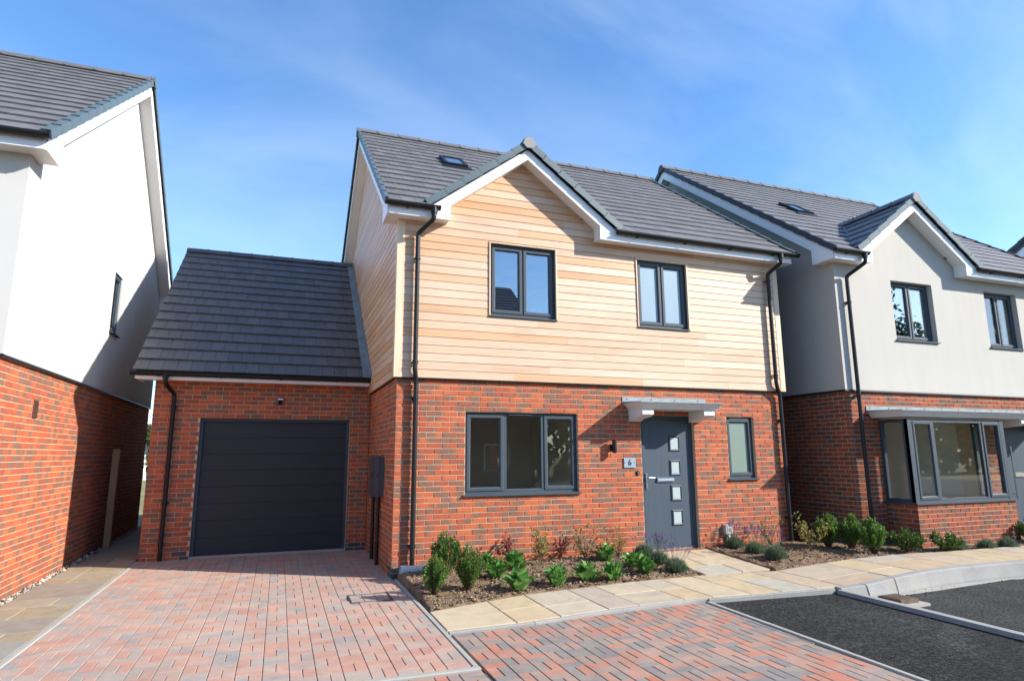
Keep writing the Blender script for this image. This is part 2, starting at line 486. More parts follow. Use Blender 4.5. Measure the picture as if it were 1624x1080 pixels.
def tag(o, label, cat, group=None, kind=None):
    o['label'] = label; o['category'] = cat
    if group: o['group'] = group
    if kind: o['kind'] = kind
    return o
def thing(name, label, cat, loc=(0,0,0), rz=0, group=None):
    o = bpy.data.objects.new(name, None)
    o.empty_display_size = 0.2
    C.objects.link(o); o.location = loc; o.rotation_euler = (0,0,rz)
    return tag(o, label, cat, group)
def struct(o):
    o['kind'] = 'structure'; return o
def copy_tree(o, parent=None):
    c = o.copy(); C.objects.link(c)
    if parent is not None: c.parent = parent
    for ch in list(o.children): copy_tree(ch, c)
    return c
def pieces_as_objects(items, parent, name, limit=300, center=None, stuff_mat=None, stuff_uv=False):
    """items: (mesh, (v,f,uv), matrix local to parent). The nearest `limit` become objects, the rest one 'stuff' mesh."""
    pw = parent_world(parent)
    items.sort(key=lambda it: (pw @ it[2].translation - CAM).length)
    for me, data, mx_ in items[:limit]:
        o = bpy.data.objects.new(name, me)
        C.objects.link(o); o.parent = parent; o.matrix_local = mx_
    rest = items[limit:]
    if rest:
        b = MB(); uvs = []
        for me, (v, f, uv), mx_ in rest:
            b.add_mesh(v, f, mx_)
            if uv: uvs += uv
        o = link(name, b.mesh(name, rest[0][0].materials[0], uvs if uvs else None), parent)
        o['kind'] = 'stuff'
def parent_world(p):
    m = Matrix.Identity(4)
    while p is not None:
        m = Matrix.LocRotScale(p.location, p.rotation_euler, p.scale) @ m
        p = p.parent
    return m

# --- bricks ---------------------------------------------------------------
BL, BH, PX, PZ = 0.215, 0.065, 0.225, 0.075
_brick_cache = {}
def brick_mesh(L, m):
    key = (round(L, 3), m.name)
    if key in _brick_cache: return _brick_cache[key]
    h, d, e = BH/2, 0.03, 0.003
    l = L/2
    v = [(-l,d,-h),(l,d,-h),(l,d,h),(-l,d,h), (-l,e,-h),(l,e,-h),(l,e,h),(-l,e,h), (-l+e,0,-h+e),(l-e,0,-h+e),(l-e,0,h-e),(-l+e,0,h-e)]
    f = [(8,9,10,11)] + [(4+j,4+(j+1)%4,8+(j+1)%4,8+j) for j in range(4)] + [(j,(j+1)%4,4+(j+1)%4,4+j) for j in range(4)]
    uv = []
    for q in f:
        for i in q:
            uv += [(v[i][0]+l)/L, (v[i][2]+h)/BH]
    b = MB(); b.v, b.f = v, f
    me = b.mesh("brick", m, uv)
    _brick_cache[key] = (me, (v, f, uv))
    return _brick_cache[key]
def brick_items(origin, ang, L, z0, nc, openings=(), phase=0, dark=0, rng=random, face='brick'):
    """bricks of a wall face; local x runs along the wall from origin, face looks to local -y. Returns items with matrices."""
    out = []
    rotm = Matrix.Rotation(ang, 4, 'Z')
    for c in range(nc):
        zc = z0 + PZ*c + PZ/2
        m = M['blue_brick'] if c < dark else M[face]
        s = -PX/2 if (c + phase) % 2 else 0.0
        while s < L - 0.02:
            a, b = max(s, 0.0), min(s + BL, L)
            s += PX
            segs = [(a, b)]
            for (ox0, ox1, oz0, oz1) in openings:
                if zc > oz0 and zc < oz1:
                    ns = []
                    for (p, q) in segs:
                        if q <= ox0 or p >= ox1: ns.append((p, q))
                        else:
                            if p < ox0 - .02: ns.append((p, ox0 - .004))
                            if q > ox1 + .02: ns.append((ox1 + .004, q))
                    segs = ns
            for (p, q) in segs:
                if q - p < 0.03: continue
                me, data = brick_mesh(q - p, m)
                loc = origin + rotm.to_3x3() @ Vector(((p+q)/2, rng.uniform(-.0015, .0015), 0)) + Vector((0, 0, zc + rng.uniform(-.001, .001)))
                mt = Matrix.Translation(loc) @ rotm @ Matrix.Rotation(rng.uniform(-.004, .004), 4, 'Y')
                out.append((me, data, mt))
    return out

def wall_cells(b, x0, x1, z0, z1, y0, y1, openings):
    """solid wall between y0 and y1 with rectangular openings"""
    xs = sorted({x0, x1, *[o[0] for o in openings], *[o[1] for o in openings]})
    for xa, xb in zip(xs, xs[1:]):
        if xb - xa < 1e-5: continue
        cuts = sorted([(o[2], o[3]) for o in openings if o[0] <= xa + 1e-6 and o[1] >= xb - 1e-6])
        z = z0
        for (a, c) in cuts:
            if a > z: b.box(xa, xb, y0, y1, z, a)
            z = max(z, c)
        if z < z1: b.box(xa, xb, y0, y1, z, z1)

# --- roof tiles --------------------------------------------------------------
_tile_cache = {}
def tile_mesh(w, g, m):
    key = (round(w,3), round(g,3), m.name)
    if key in _tile_cache: return _tile_cache[key]
    w2 = w/2 - .0022; t = .019; gap = g + .05
    v = [(-w2,0,.010),(w2,0,.010),(w2,gap,-.014),(-w2,gap,-.014), (-w2,0,.010+t),(w2,0,.010+t),(w2,gap,.004),(-w2,gap,.004), (-w2,.006,.013+t),(w2,.006,.013+t)]
    f = [(0,1,5,4),(4,5,9,8),(8,9,6,7),(0,4,8,7,3),(1,2,6,9,5),(0,3,2,1)]
    b = MB(); b.v, b.f = v, f
    me = b.mesh("roof_tile", m)
    _tile_cache[key] = (me, (v, f, None))
    return _tile_cache[key]
GAUGE, TW = 0.345, 0.205
def roof_frame(origin, along, up):
    along, up = Vector(along).normalized(), Vector(up).normalized()
    n = along.cross(up)
    m = Matrix((along, up, n)).transposed().to_4x4()
    m.translation = Vector(origin)
    return m
def tile_items(frame, L, slope_len, m, keep=None, w=TW, rng=random):
    out = []
    nc = max(1, round(slope_len / GAUGE)); g = slope_len / nc
    for c in range(nc):
        off = (w/2 if c % 2 else 0)
        s = -off
        while s < L - 0.01:
            a, b = max(0, s), min(L, s + w); s += w
            if b - a < .03: continue
            me, data = tile_mesh(b - a, g, m)
            mt = frame @ Matrix.Translation(((a+b)/2, c*g, rng.uniform(0, .0025)))
            if keep and not keep(mt @ Vector((0, g/2, 0.02))): continue
            out.append((me, data, mt))
    return out

SL = 0.75
def slope_n(): return math.sqrt(1 + SL*SL)

# --- windows -----------------------------------------------------------------
SASH = [(0, .012), (0, -.004), (.008, -.012), (.045, -.012), (.060, .002), (.060, .02)]
def casement(parent, name, x0, x1, z0, z1, y, lights, glass, sill=True, handles=(), sill_over=.03, sill_out=.09, vent=None, framem='frame'):
    """framed window set at depth y (outer face of the frame) in the parent's own axes, looking to -y.
    lights: list of (xa, xb, opening?)"""
    fr = MB()
    fr.ring(x0, x1, z0, z1, [(0, y+.06), (0, y), (.05, y), (.05, y+.06)])
    root = fr.build(name, M[framem], parent)
    for i in range(len(lights)-1):
        mxx = (lights[i][1] + lights[i+1][0]) / 2
        MB().box(mxx-.025, mxx+.025, y+.001, y+.06, z0+.05, z1-.05).build('mullion', M[framem], root)
    for (xa, xb, op) in lights:
        if op:
            s = MB(); s.ring(xa, xb, z0+.035, z1-.035, [(d, y+yy) for d, yy in SASH])
            s.build('sash', M[framem], root)
            d = .058
        else:
            s = MB(); s.ring(xa, xb, z0+.048, z1-.048, [(0, y+.004), (.012, y+.012), (.012, y+.03)])
            s.build('glazing_bead', M[framem], root)
            d = .010
        g = MB(); g.box(xa+d, xb-d, y+.022, y+.030, z0+.035+d, z1-.035-d)
        g.build('pane', M[glass], root)
    for (hx, hz) in handles:
        h = MB(); h.box(hx-.009, hx+.009, y+.055, y+.075, hz-.04, hz+.04); h.tube([(hx, y+.062, hz), (hx+.012, y+.05, hz-.01), (hx+.014, y+.05, hz-.10)], .008, 8)
        h.build('window_handle', M['lens'], root)
    if sill:
        s = MB()
        s.extrude([(x0-sill_over, y-sill_out, z0-.030), (x0-sill_over, y-sill_out, z0-.012), (x0-sill_over, y-.002, z0+.006), (x0-sill_over, y+.05, z0+.006), (x0-sill_over, y+.05, z0-.02), (x0-sill_over, y-sill_out+.02, z0-.022), (x0-sill_over, y-sill_out+.02, z0-.030)], (x1-x0+2*sill_over, 0, 0))
        s.build('sill', M[framem], root)
    if vent:
        MB().extrude([(vent[0], y-.002, z1-.042), (vent[0], y-.022, z1-.036), (vent[0], y-.018, z1-.020), (vent[0], y-.002, z1-.014)], (vent[1]-vent[0], 0, 0)).build('trickle_vent', M[framem], root)
    return root

def room(parent, x0, x1, y0, y1, z0, z1, wall, floor='carpet', name='room'):
    b = MB()
    b.quad((x0,y1,z0),(x1,y1,z0),(x1,y1,z1),(x0,y1,z1))
    b.quad((x0,y0,z0),(x0,y1,z0),(x0,y1,z1),(x0,y0,z1))
    b.quad((x1,y1,z0),(x1,y0,z0),(x1,y0,z1),(x1,y1,z1))
    b.quad((x0,y0,z1),(x0,y1,z1),(x1,y1,z1),(x1,y0,z1))
    r = b.build(name, M[wall], parent)
    MB().box(x0, x1, y0, y1, z0-.02, z0).build('floor', M[floor], r)
    return r

def gutter(parent, p0, x1, bracket_step=.9, ends=(True, True), r=.056):
    """half-round gutter along +x from p0 (centre of its rim line, parent axes)"""
    x0, y, z = p0
    n = 8
    b = MB(); prof = []
    for k in range(n+1):
        a = math.pi + math.pi*k/n
        prof.append((y + r*math.cos(a), z + r*math.sin(a)))
    inner = [(y + (p[0]-y)*.93, z + (p[1]-z)*.93) for p in reversed(prof)]
    b.extrude([(x0, p[0], p[1]) for p in prof + inner], (x1-x0, 0, 0))
    g = b.build('gutter', M['black'], parent)
    for e, xx in ((0, x0-.012), (1, x1-.003)):
        if ends[e]:
            c = MB(); c.extrude([(xx, y + (p[0]-y)*1.05, z + (p[1]-z)*1.05) for p in prof], (.015, 0, 0))
            c.build('gutter_stop_end', M['black'], g)
    k = max(1, round((x1-x0)/bracket_step))
    for i in range(k):
        xx = x0 + (x1-x0)*(i+.4)/k
        c = MB(); c.extrude([(xx-.015, y + (p[0]-y)*1.12, z + (p[1]-z)*1.12) for p in prof[2:]] + [(xx-.015, y+r*1.0, z+.0), (xx-.015, y+r*1.9, z+.0), (xx-.015, y+r*1.9, z-.055), (xx-.015, y+r*.4, z-.068)], (.03, 0, 0))
        c.build('gutter_bracket', M['black'], g)
    return g

def downpipe(parent, pts, clips, wall_y, r=.034, outlet=True):
    # rounded bends: insert extra points near each corner
    P = [Vector(p) for p in pts]; Q = [P[0]]
    for a, b_, c in zip(P, P[1:], P[2:]):
        d1 = (a-b_).normalized(); d2 = (c-b_).normalized()
        t = min(.04, (a-b_).length*.45, (c-b_).length*.45)
        Q += [b_ + d1*t, b_ + d1*t*.3 + d2*t*.3, b_ + d2*t]
    Q.append(P[-1])
    d = MB().tube(Q, r, 14).build('downpipe', M['black'], parent, smooth=False)
    for a in (P[1], P[2]):
        pass
    if outlet:
        MB().tube([P[0]+Vector((0,0,.05)), P[0]+Vector((0,0,-.06))], r*1.35, 14).build('gutter_outlet', M['black'], d)
    for (x, z) in clips:
        c = MB(); yy = P[-1].y
        c.tube([(x, yy, z-.02), (x, yy, z+.02)], r*1.2, 14)
        c.box(x-.05, x+.05, wall_y-.008, wall_y, z-.018, z+.018)
        c.box(x-.045, x-.03, yy, wall_y, z-.012, z+.012); c.box(x+.03, x+.045, yy, wall_y, z-.012, z+.012)
        c.build('pipe_clip', M['black'], d)
    return d

# ------------------------------------------------------------------ the houses
HW, HD, RY = 6.86, 8.4, 4.2
EY, EZ = -0.33, 5.19
def zroof(y): return EZ + SL*(y-EY) if y <= RY else EZ + SL*(2*RY-y-EY)
RZ = zroof(RY)
GXC, GHW, GAP, GSL = 1.92, 1.61, 6.46, 0.755
def zgable(x): return GAP - GSL*abs(x-GXC)

_verge_cache = {}
def verge_mesh(g, side, m, deep=.105, wide=.085):
    key = (round(g,3), side, m.name, deep, wide)
    if key in _verge_cache: return _verge_cache[key]
    b = MB()
    s = side
    L = g + .012
    def bx(u0,u1,n0,n1):
        a = [(s*u0,0,n0+.014),(s*u1,0,n0+.014),(s*u1,L,n0),(s*u0,L,n0)]
        c = [(s*u0,0,n1+.014),(s*u1,0,n1+.014),(s*u1,L,n1),(s*u0,L,n1)]
        i = len(b.v); b.v += a + c
        for q in ((0,3,2,1),(4,5,6,7),(0,1,5,4),(1,2,6,5),(2,3,7,6),(3,0,4,7)): b.f.append(tuple(i+k for k in q))
    bx(.0, wide, .030, .042)
    bx(-.014, .0, -deep+.042, .042)
    me = b.mesh("verge_unit", m)
    _verge_cache[key] = me
    return me
def verge(parent, frame, slope_len, side, m, wide=.085):
    nc = max(1, round(slope_len/GAUGE)); g = slope_len/nc
    me = verge_mesh(g, side, m, .105, wide)
    for c in range(nc):
        o = link("verge_unit", me, parent)
        o.matrix_local = frame @ Matrix.Translation((0, c*g, 0))

_ridge = {}
def ridge_mesh(L, m):
    key = (round(L,3), m.name)
    if key in _ridge: return _ridge[key]
    b = MB()
    prof = [(-.125,-.088),(-.07,-.012),(-.035,.022),(.035,.022),(.07,-.012),(.125,-.088),(.105,-.10),(.055,-.03),(.0,.0),(-.055,-.03),(-.105,-.10)]
    b.extrude([(0,p[0],p[1]) for p in prof], (L-.004,0,0))
    col = [(p[0]*1.06, p[1]+.008) for p in prof[:6]] + [(p[0]*.9, p[1]-.004) for p in prof[6:]]
    b.extrude([(L-.05,p[0],p[1]) for p in col], (.045,0,0))
    me = b.mesh("ridge_tile", m)
    _ridge[key] = me
    return me

def roof_main(house, o, x0, x1):
    m = M[o.get('tile', 'tile')]
    vm = M[o.get('verge', 'verge')]
    d = MB()
    n = slope_n(); off = .045
    def deck(xa, xb, ys):
        prof = [(ys, zroof(ys)-off), (RY, RZ-off), (2*RY-EY-.02, EZ-off), (2*RY-EY-.02, EZ-off-.02), (RY, RZ-off-.05), (ys, zroof(ys)-off-.02)]
        d.extrude([(xa, p[0], p[1]) for p in prof], (xb-xa, 0, 0))
    if o.get('gable'):
        ns_ = 9; edges = [GXC-1.53 + 3.06*i/ns_ for i in range(ns_+1)]
        deck(x0+.03, edges[0], EY+.02)
        for xa, xb in zip(edges, edges[1:]):
            zz = max(zgable(xa), zgable(xb))
            deck(xa, xb, max(.05, EY + (zz-EZ)/SL - .25))
        deck(edges[-1], x1-.03, EY+.02)
    else:
        deck(x0+.03, x1-.03, EY+.02)
    roof = d.build('roof', M['black'], house)
    slen = (RY-EY)*n
    fr = roof_frame((x0, EY, EZ), (1,0,0), (0,1,SL))
    def keep(p):
        if o.get('gable') and abs(p.x-GXC) < GHW and p.z < zgable(p.x) - .12: return False
        if o.get('gable') and abs(p.x-GXC) < GHW-.1 and p.y < .0: return False
        return True
    pieces_as_objects(tile_items(fr, x1-x0, slen, m, keep), roof, 'roof_tile', 300 - (40 if o.get('gable') else 0))
    back = roof_frame((x1, 2*RY-EY, EZ), (-1,0,0), (0,-1,SL))
    b = MB()
    for me, dat, mt in tile_items(back, x1-x0, slen, m, None, 1.2): b.add_mesh(dat[0], dat[1], mt)
    s = b.build('roof_tile', m, roof); s['kind'] = 'stuff'
    if o.get('verge_left', True):
        verge(roof, roof_frame((x0-.02, EY, EZ), (1,0,0), (0,1,SL)), slen, 1, vm, .04)
        fb = roof_frame((x0-.02, 2*RY-EY, EZ), (-1,0,0), (0,-1,SL)); verge(roof, fb, slen, -1, vm)
    if o.get('verge_right', True):
        verge(roof, roof_frame((x1+.02, EY, EZ), (1,0,0), (0,1,SL)), slen, -1, vm)
        fb = roof_frame((x1+.02, 2*RY-EY, EZ), (-1,0,0), (0,-1,SL)); verge(roof, fb, slen, 1, vm)
    k = 16; L = (x1-x0+.08)/k
    me = ridge_mesh(L, M['ridge'])
    for i in range(k):
        link('ridge_tile', me, roof, (x0-.04+i*L, RY, RZ+.055))
    for e, xx in ((0, x0-.055), (1, x1+.041)):
        c = MB(); c.extrude([(xx,RY-.13,RZ-.06),(xx,RY-.07,RZ+.06),(xx,RY,RZ+.088),(xx,RY+.07,RZ+.06),(xx,RY+.13,RZ-.06),(xx,RY+.05,RZ-.11),(xx,RY-.05,RZ-.11)], (.014,0,0))
        c.build('ridge_end_cap', vm, roof)
    return roof

def barge_main(house, xa, xs, xw):
    """bargeboard at xa (outer) .. xs (inner), soffit on to the wall xw"""
    def poly(dz, x):
        t = lambda y: zroof(y) - .062
        p = [(-.25, t(-.25)), (-.25, 5.05-dz), (.22, 5.05-dz), (.22, t(.22)-.215-dz), (RY, t(RY)-.215-dz), (2*RY-.22, t(.22)-.215-dz), (2*RY-.22, 5.05-dz), (2*RY+.25, 5.05-dz), (2*RY+.25, t(-.25)), (RY, t(RY))]
        return [(x, a, b) for a, b in p]
    b = MB(); b.extrude(poly(.012, xa), (xs-xa, 0, 0))
    bb = b.build('bargeboard', M['white'], house)
    s = MB(); s.extrude(poly(0, xs+(.001 if xw > xs else -.001)), (xw-xs, 0, 0))
    s.build('verge_soffit', M['soffit'], house)
    return bb

def gable_front(house, o, yw):
    """small front gable roof over the facade: tiles, verges, ridge, bargeboards"""
    m = M[o.get('tile', 'tile')]; vm = M[o.get('verge', 'verge')]
    gvm = M[o.get('gverge', 'verge')]
    yb = EY + (GAP-EZ)/SL + .15
    yf = -.30
    d = MB(); t = .05
    d.extrude([(GXC-GHW+.02, yf+.02, zgable(GXC-GHW)-t), (GXC, yf+.02, GAP-t), (GXC+GHW-.02, yf+.02, zgable(GXC-GHW)-t), (GXC+GHW-.02, yf+.02, zgable(GXC-GHW)-t-.02), (GXC, yf+.02, GAP-t-.04), (GXC-GHW+.02, yf+.02, zgable(GXC-GHW)-t-.02)], (0, yb-yf-.02, 0))
    roof = d.build('gable_roof', M['black'], house)
    sn = math.sqrt(1+GSL*GSL); sl = GHW*sn
    def keep(p): return p.z > zroof(p.y) - .09
    for sgn in (1, -1):
        if sgn == 1:   # left slope: eave at low x, up towards +x ; along must give outward normal (-x,+z)
            fr = roof_frame((GXC-GHW, yb, zgable(GXC-GHW)), (0,-1,0), (1,0,GSL))
            vf = roof_frame((GXC-GHW, yf-.02, zgable(GXC-GHW)), (0,-1,0), (1,0,GSL)); side = -1
        else:
            fr = roof_frame((GXC+GHW, yf, zgable(GXC+GHW)), (0,1,0), (-1,0,GSL))
            vf = roof_frame((GXC+GHW, yf-.02, zgable(GXC+GHW)), (0,1,0), (-1,0,GSL)); side = 1
        for me, dat, mt in tile_items(fr, yb-yf, sl, m, keep):
            q = link('roof_tile', me, roof); q.matrix_local = mt
        verge(roof, vf, sl, side, gvm)
    L = .44; k = int((yb-yf)/L)
    me = ridge_mesh(L, M['ridge'])
    for i in range(k):
        q = link('ridge_tile', me, roof, (GXC, yf-.03+(i+1)*L, GAP+.062), (0,0,-math.pi/2))
    c = MB(); yy = yf-.062
    c.extrude([(GXC-.115,yy,GAP-.035),(GXC-.075,yy,GAP+.05),(GXC-.03,yy,GAP+.082),(GXC+.03,yy,GAP+.082),(GXC+.075,yy,GAP+.05),(GXC+.115,yy,GAP-.035),(GXC+.05,yy,GAP-.10),(GXC-.05,yy,GAP-.10)], (0,.02,0))
    c.build('ridge_end_cap', M['cap'], roof)
    r = MB(); r.extrude([(GXC-.13,yy+.02,GAP-.04),(GXC-.085,yy+.02,GAP+.06),(GXC-.033,yy+.02,GAP+.094),(GXC+.033,yy+.02,GAP+.094),(GXC+.085,yy+.02,GAP+.06),(GXC+.13,yy+.02,GAP-.04)], (0,.03,0))
    r.build('ridge_end_collar', gvm, roof)
    # bargeboards
    tt = lambda x: zgable(x) - .060
    h = .185
    for s in (-1, 1):
        X = lambda d_: GXC + s*d_
        pl = lambda y, dz: [(X(GHW-.02), y, tt(GXC+GHW-.02)), (X(GHW-.02), y, 5.05-dz), (X(1.245), y, 5.05-dz), (X(1.245), y, tt(GXC+1.245)-h-dz), (X(0), y, GAP-.06-h-dz), (X(0), y, GAP-.06)]
        b = MB(); b.extrude(pl(-.272, .012), (0, .02, 0)); b.build('gable_bargeboard', M['white'], house)
        b = MB(); b.extrude(pl(-.2515, 0), (0, .2515+yw-.001, 0)); b.build('gable_soffit', M['soffit'], house)
    return roof

def boards_wall(parent, mat, x0, x1, z0, nb, y, openings, rng, top=None, ang=0.0, origin=Vector((0,0,0)), seg=(1.6, 3.6), exp=.12, warm=None):
    """shiplap boards on a wall; x runs along the wall; top(x_lo, x_hi, z) clips to a gable by returning (xa, xb) or None"""
    rot = Matrix.Rotation(ang, 4, 'Z')
    for i in range(nb):
        za = z0 + i*exp; zb = za + exp
        rngs = [(x0, x1)]
        if top:
            r_ = top(za); 
            if r_ is None: continue
            rngs = [(max(x0, r_[0]), min(x1, r_[1]))]
        for (ox0, ox1, oz0, oz1) in openings:
            if zb > oz0 + .01 and za < oz1 - .01:
                ns = []
                for (p, q) in rngs:
                    if q <= ox0 or p >= ox1: ns.append((p, q))
                    else:
                        if p < ox0: ns.append((p, ox0))
                        if q > ox1: ns.append((ox1, q))
                rngs = ns
        for (p, q) in rngs:
            if q - p < .02: continue
            cuts = [p]
            while True:
                nx = cuts[-1] + rng.uniform(*seg)
                if nx > q - .5: break
                cuts.append(nx)
            cuts.append(q)
            for a, b_ in zip(cuts, cuts[1:]):
                l = (b_-a)/2 - .0008
                b = MB()
                prof = [(.002, 0), (-.002, .003), (0, exp-.010), (.003, exp-.006), (.010, exp-.0055), (.010, exp+.004), (.022, exp+.004), (.022, 0)]
                b.extrude([(-l, yy, zz) for yy, zz in prof], (2*l, 0, 0))
                loc = origin + rot.to_3x3() @ Vector(((a+b_)/2, y + rng.uniform(-.001, .001), za))
                o = link('board', b.mesh('board', mat if warm is None or rng.random() > warm((a+b_)/2, za) else M['cedar_warm']), parent, loc, (0,0,ang))

def canopy(house, x0, x1, depth, zt, brackets, name='door_canopy', fl=True):
    b = MB()
    lay = [(0, zt), (0, zt-.016), (.028, zt-.028), (.040, zt-.056), (.065, zt-.078), (.078, zt-.104)]
    for (d1, z1), (d2, z2) in zip(lay, lay[1:]):
        i = len(b.v)
        for d_, z_ in ((d1, z1), (d2, z2)):
            b.v += [(x0+d_, -depth+d_, z_), (x1-d_, -depth+d_, z_), (x1-d_, -.002, z_), (x0+d_, -.002, z_)]
        for j in range(4):
            j2 = (j+1) % 4
            b.f.append((i+j, i+4+j, i+4+j2, i+j2))
    d_, z_ = lay[-1]
    b.quad((x0+d_, -depth+d_, z_), (x0+d_, -.002, z_), (x1-d_, -.002, z_), (x1-d_, -depth+d_, z_))
    c = b.build(name, M['trim'], house)
    t = MB(); t.extrude([(x0-.01, -depth-.012, zt-.012), (x0-.01, -depth-.012, zt+.004), (x0-.01, -.05, zt+.03), (x0-.01, -.012, zt+.036), (x0-.01, -.012, zt+.002), (x0-.01, -depth+.01, zt+.001)], (x1-x0+.02, 0, 0))
    t.build('canopy_cover', M['lead_pale'], c)
    f = MB(); f.box(x0-.03, x1+.03 if fl else x1, -.0115, -.002, zt+.0, zt+.108)
    fo = f.build('wall_flashing', M['lead_pale'], c)
    k = max(2, round((x1-x0)/.42))
    for i in range(k):
        xx = x0 + (x1-x0)*(i+.12)/(k-.6)
        if xx > x1: break
        MB().tube([(xx, -.0105, zt+.075), (xx, -.017, zt+.075)], .009, 8).build('screw', M['black'], c)
    for (bx0, bx1) in brackets:
        p = MB(); z_ = zt-.104
        p.extrude([(bx0, -.001, z_), (bx0, -depth+.10, z_), (bx0, -depth+.10, z_-.085), (bx0, -depth+.16, z_-.115), (bx0, -depth+.24, z_-.125), (bx0, -.12, z_-.145), (bx0, -.06, z_-.175), (bx0, -.001, z_-.18)], (bx1-bx0, 0, 0))
        p.build('canopy_bracket', M['trim'], c)
    return c

def front_door(house, x0, x1, z0, z1, y, panes=True, bar=False):
    fr = MB()
    fr.ring(x0, x1, z0, z1, [(0, y+.07), (0, y), (.055, y), (.062, y+.012), (.062, y+.07)])
    d = fr.build('front_door', M['frame'], house)
    lx0, lx1 = x0+.066, x1-.066
    leaf = MB(); leaf.box(lx0, lx1, y+.014, y+.06, z0+.045, z1-.066)
    leaf.build('door_leaf', M['door'], d)
    th = MB(); th.extrude([(x0, y-.05, z0), (x0, y-.05, z0+.018), (x0, y+.0, z0+.034), (x0, y+.06, z0+.034), (x0, y+.06, z0)], (x1-x0, 0, 0))
    th.build('threshold', M['chrome'], d)
    if panes:
        for zc in (1.80, 1.41, 1.01, .625):
            px0, px1 = x1-.455, x1-.245
            r = MB(); r.ring(px0, px1, zc-.125, zc+.125, [(0, y+.014), (.004, y+.002), (.016, y-.004), (.034, y+.004), (.036, y+.013)])
            pf = r.build('door_window', M['frame'], d)
            MB().box(px0+.03, px1-.03, y+.006, y+.013, zc-.092, zc+.092).build('pane', M['frost_door'], pf)
        lp = MB(); lp.box(x0+.30, x0+.62, y-.004, y+.014, 1.185, 1.255); lp.extrude([(x0+.31, y-.004, 1.245), (x0+.31, y-.016, 1.238), (x0+.31, y-.018, 1.205), (x0+.31, y-.004, 1.195)], (.30, 0, 0))
        lp.build('letter_plate', M['chrome'], d)
    h = MB()
    if not bar:
        h.box(lx0+.025, lx0+.06, y+.0, y+.014, 1.08, 1.33)
        h.tube([(lx0+.042, y+.002, 1.26), (lx0+.042, y-.045, 1.26), (lx0+.055, y-.05, 1.26), (lx0+.165, y-.05, 1.255)], .010, 8)
        h.tube([(lx0+.042, y+.001, 1.15), (lx0+.042, y-.012, 1.15)], .014, 10)
    else:
        h.tube([(lx0+.15, y-.05, .75), (lx0+.15, y-.05, 1.75)], .016, 10)
        for zz in (.85, 1.65): h.tube([(lx0+.15, y-.05, zz), (lx0+.15, y+.014, zz)], .011, 8)
        h.tube([(lx0+.06, y+.014, 1.2), (lx0+.06, y-.012, 1.2)], .022, 10)
    h.build('door_handle', M['chrome'], d)
    if bar:
        MB().box(lx0+.26, lx0+.56, y-.006, y+.014, 1.16, 1.24).build('letter_plate', M['chrome'], d)
    return d

def skylight(roof, x0, x1, y0, y1):
    fr = roof_frame((x0, y0, zroof(y0)), (1,0,0), (0,1,SL))
    L = (y1-y0)*slope_n(); w = x1-x0
    b = MB()
    for (a, c, d_, e) in ((0, w, 0, .06), (0, w, L-.06, L), (0, .06, .06, L-.06), (w-.06, w, .06, L-.06)): b.box(a, c, d_, e, -.02, .085)
    b.extrude([(-.06, -.14, .02), (-.06, 0, .05), (-.06, 0, .02)], (w+.12, 0, 0))
    s = b.build('roof_window', M['black'], roof); s.matrix_local = fr
    MB().box(.06, w-.06, .06, L-.06, .05, .07).build('pane', M['velux'], s)
M['skyglass'] = mat_plain("skylight_glass", (.02, .03, .04), .03, 1.0, .02)
M['skyglass'].node_tree.nodes['Principled BSDF'].inputs['IOR'].default_value = 2.6
M['velux'] = mat_plain('roof_window_glass', (.72, .76, .80), .04, .5, .02, 3, 0, 80, 1.0)

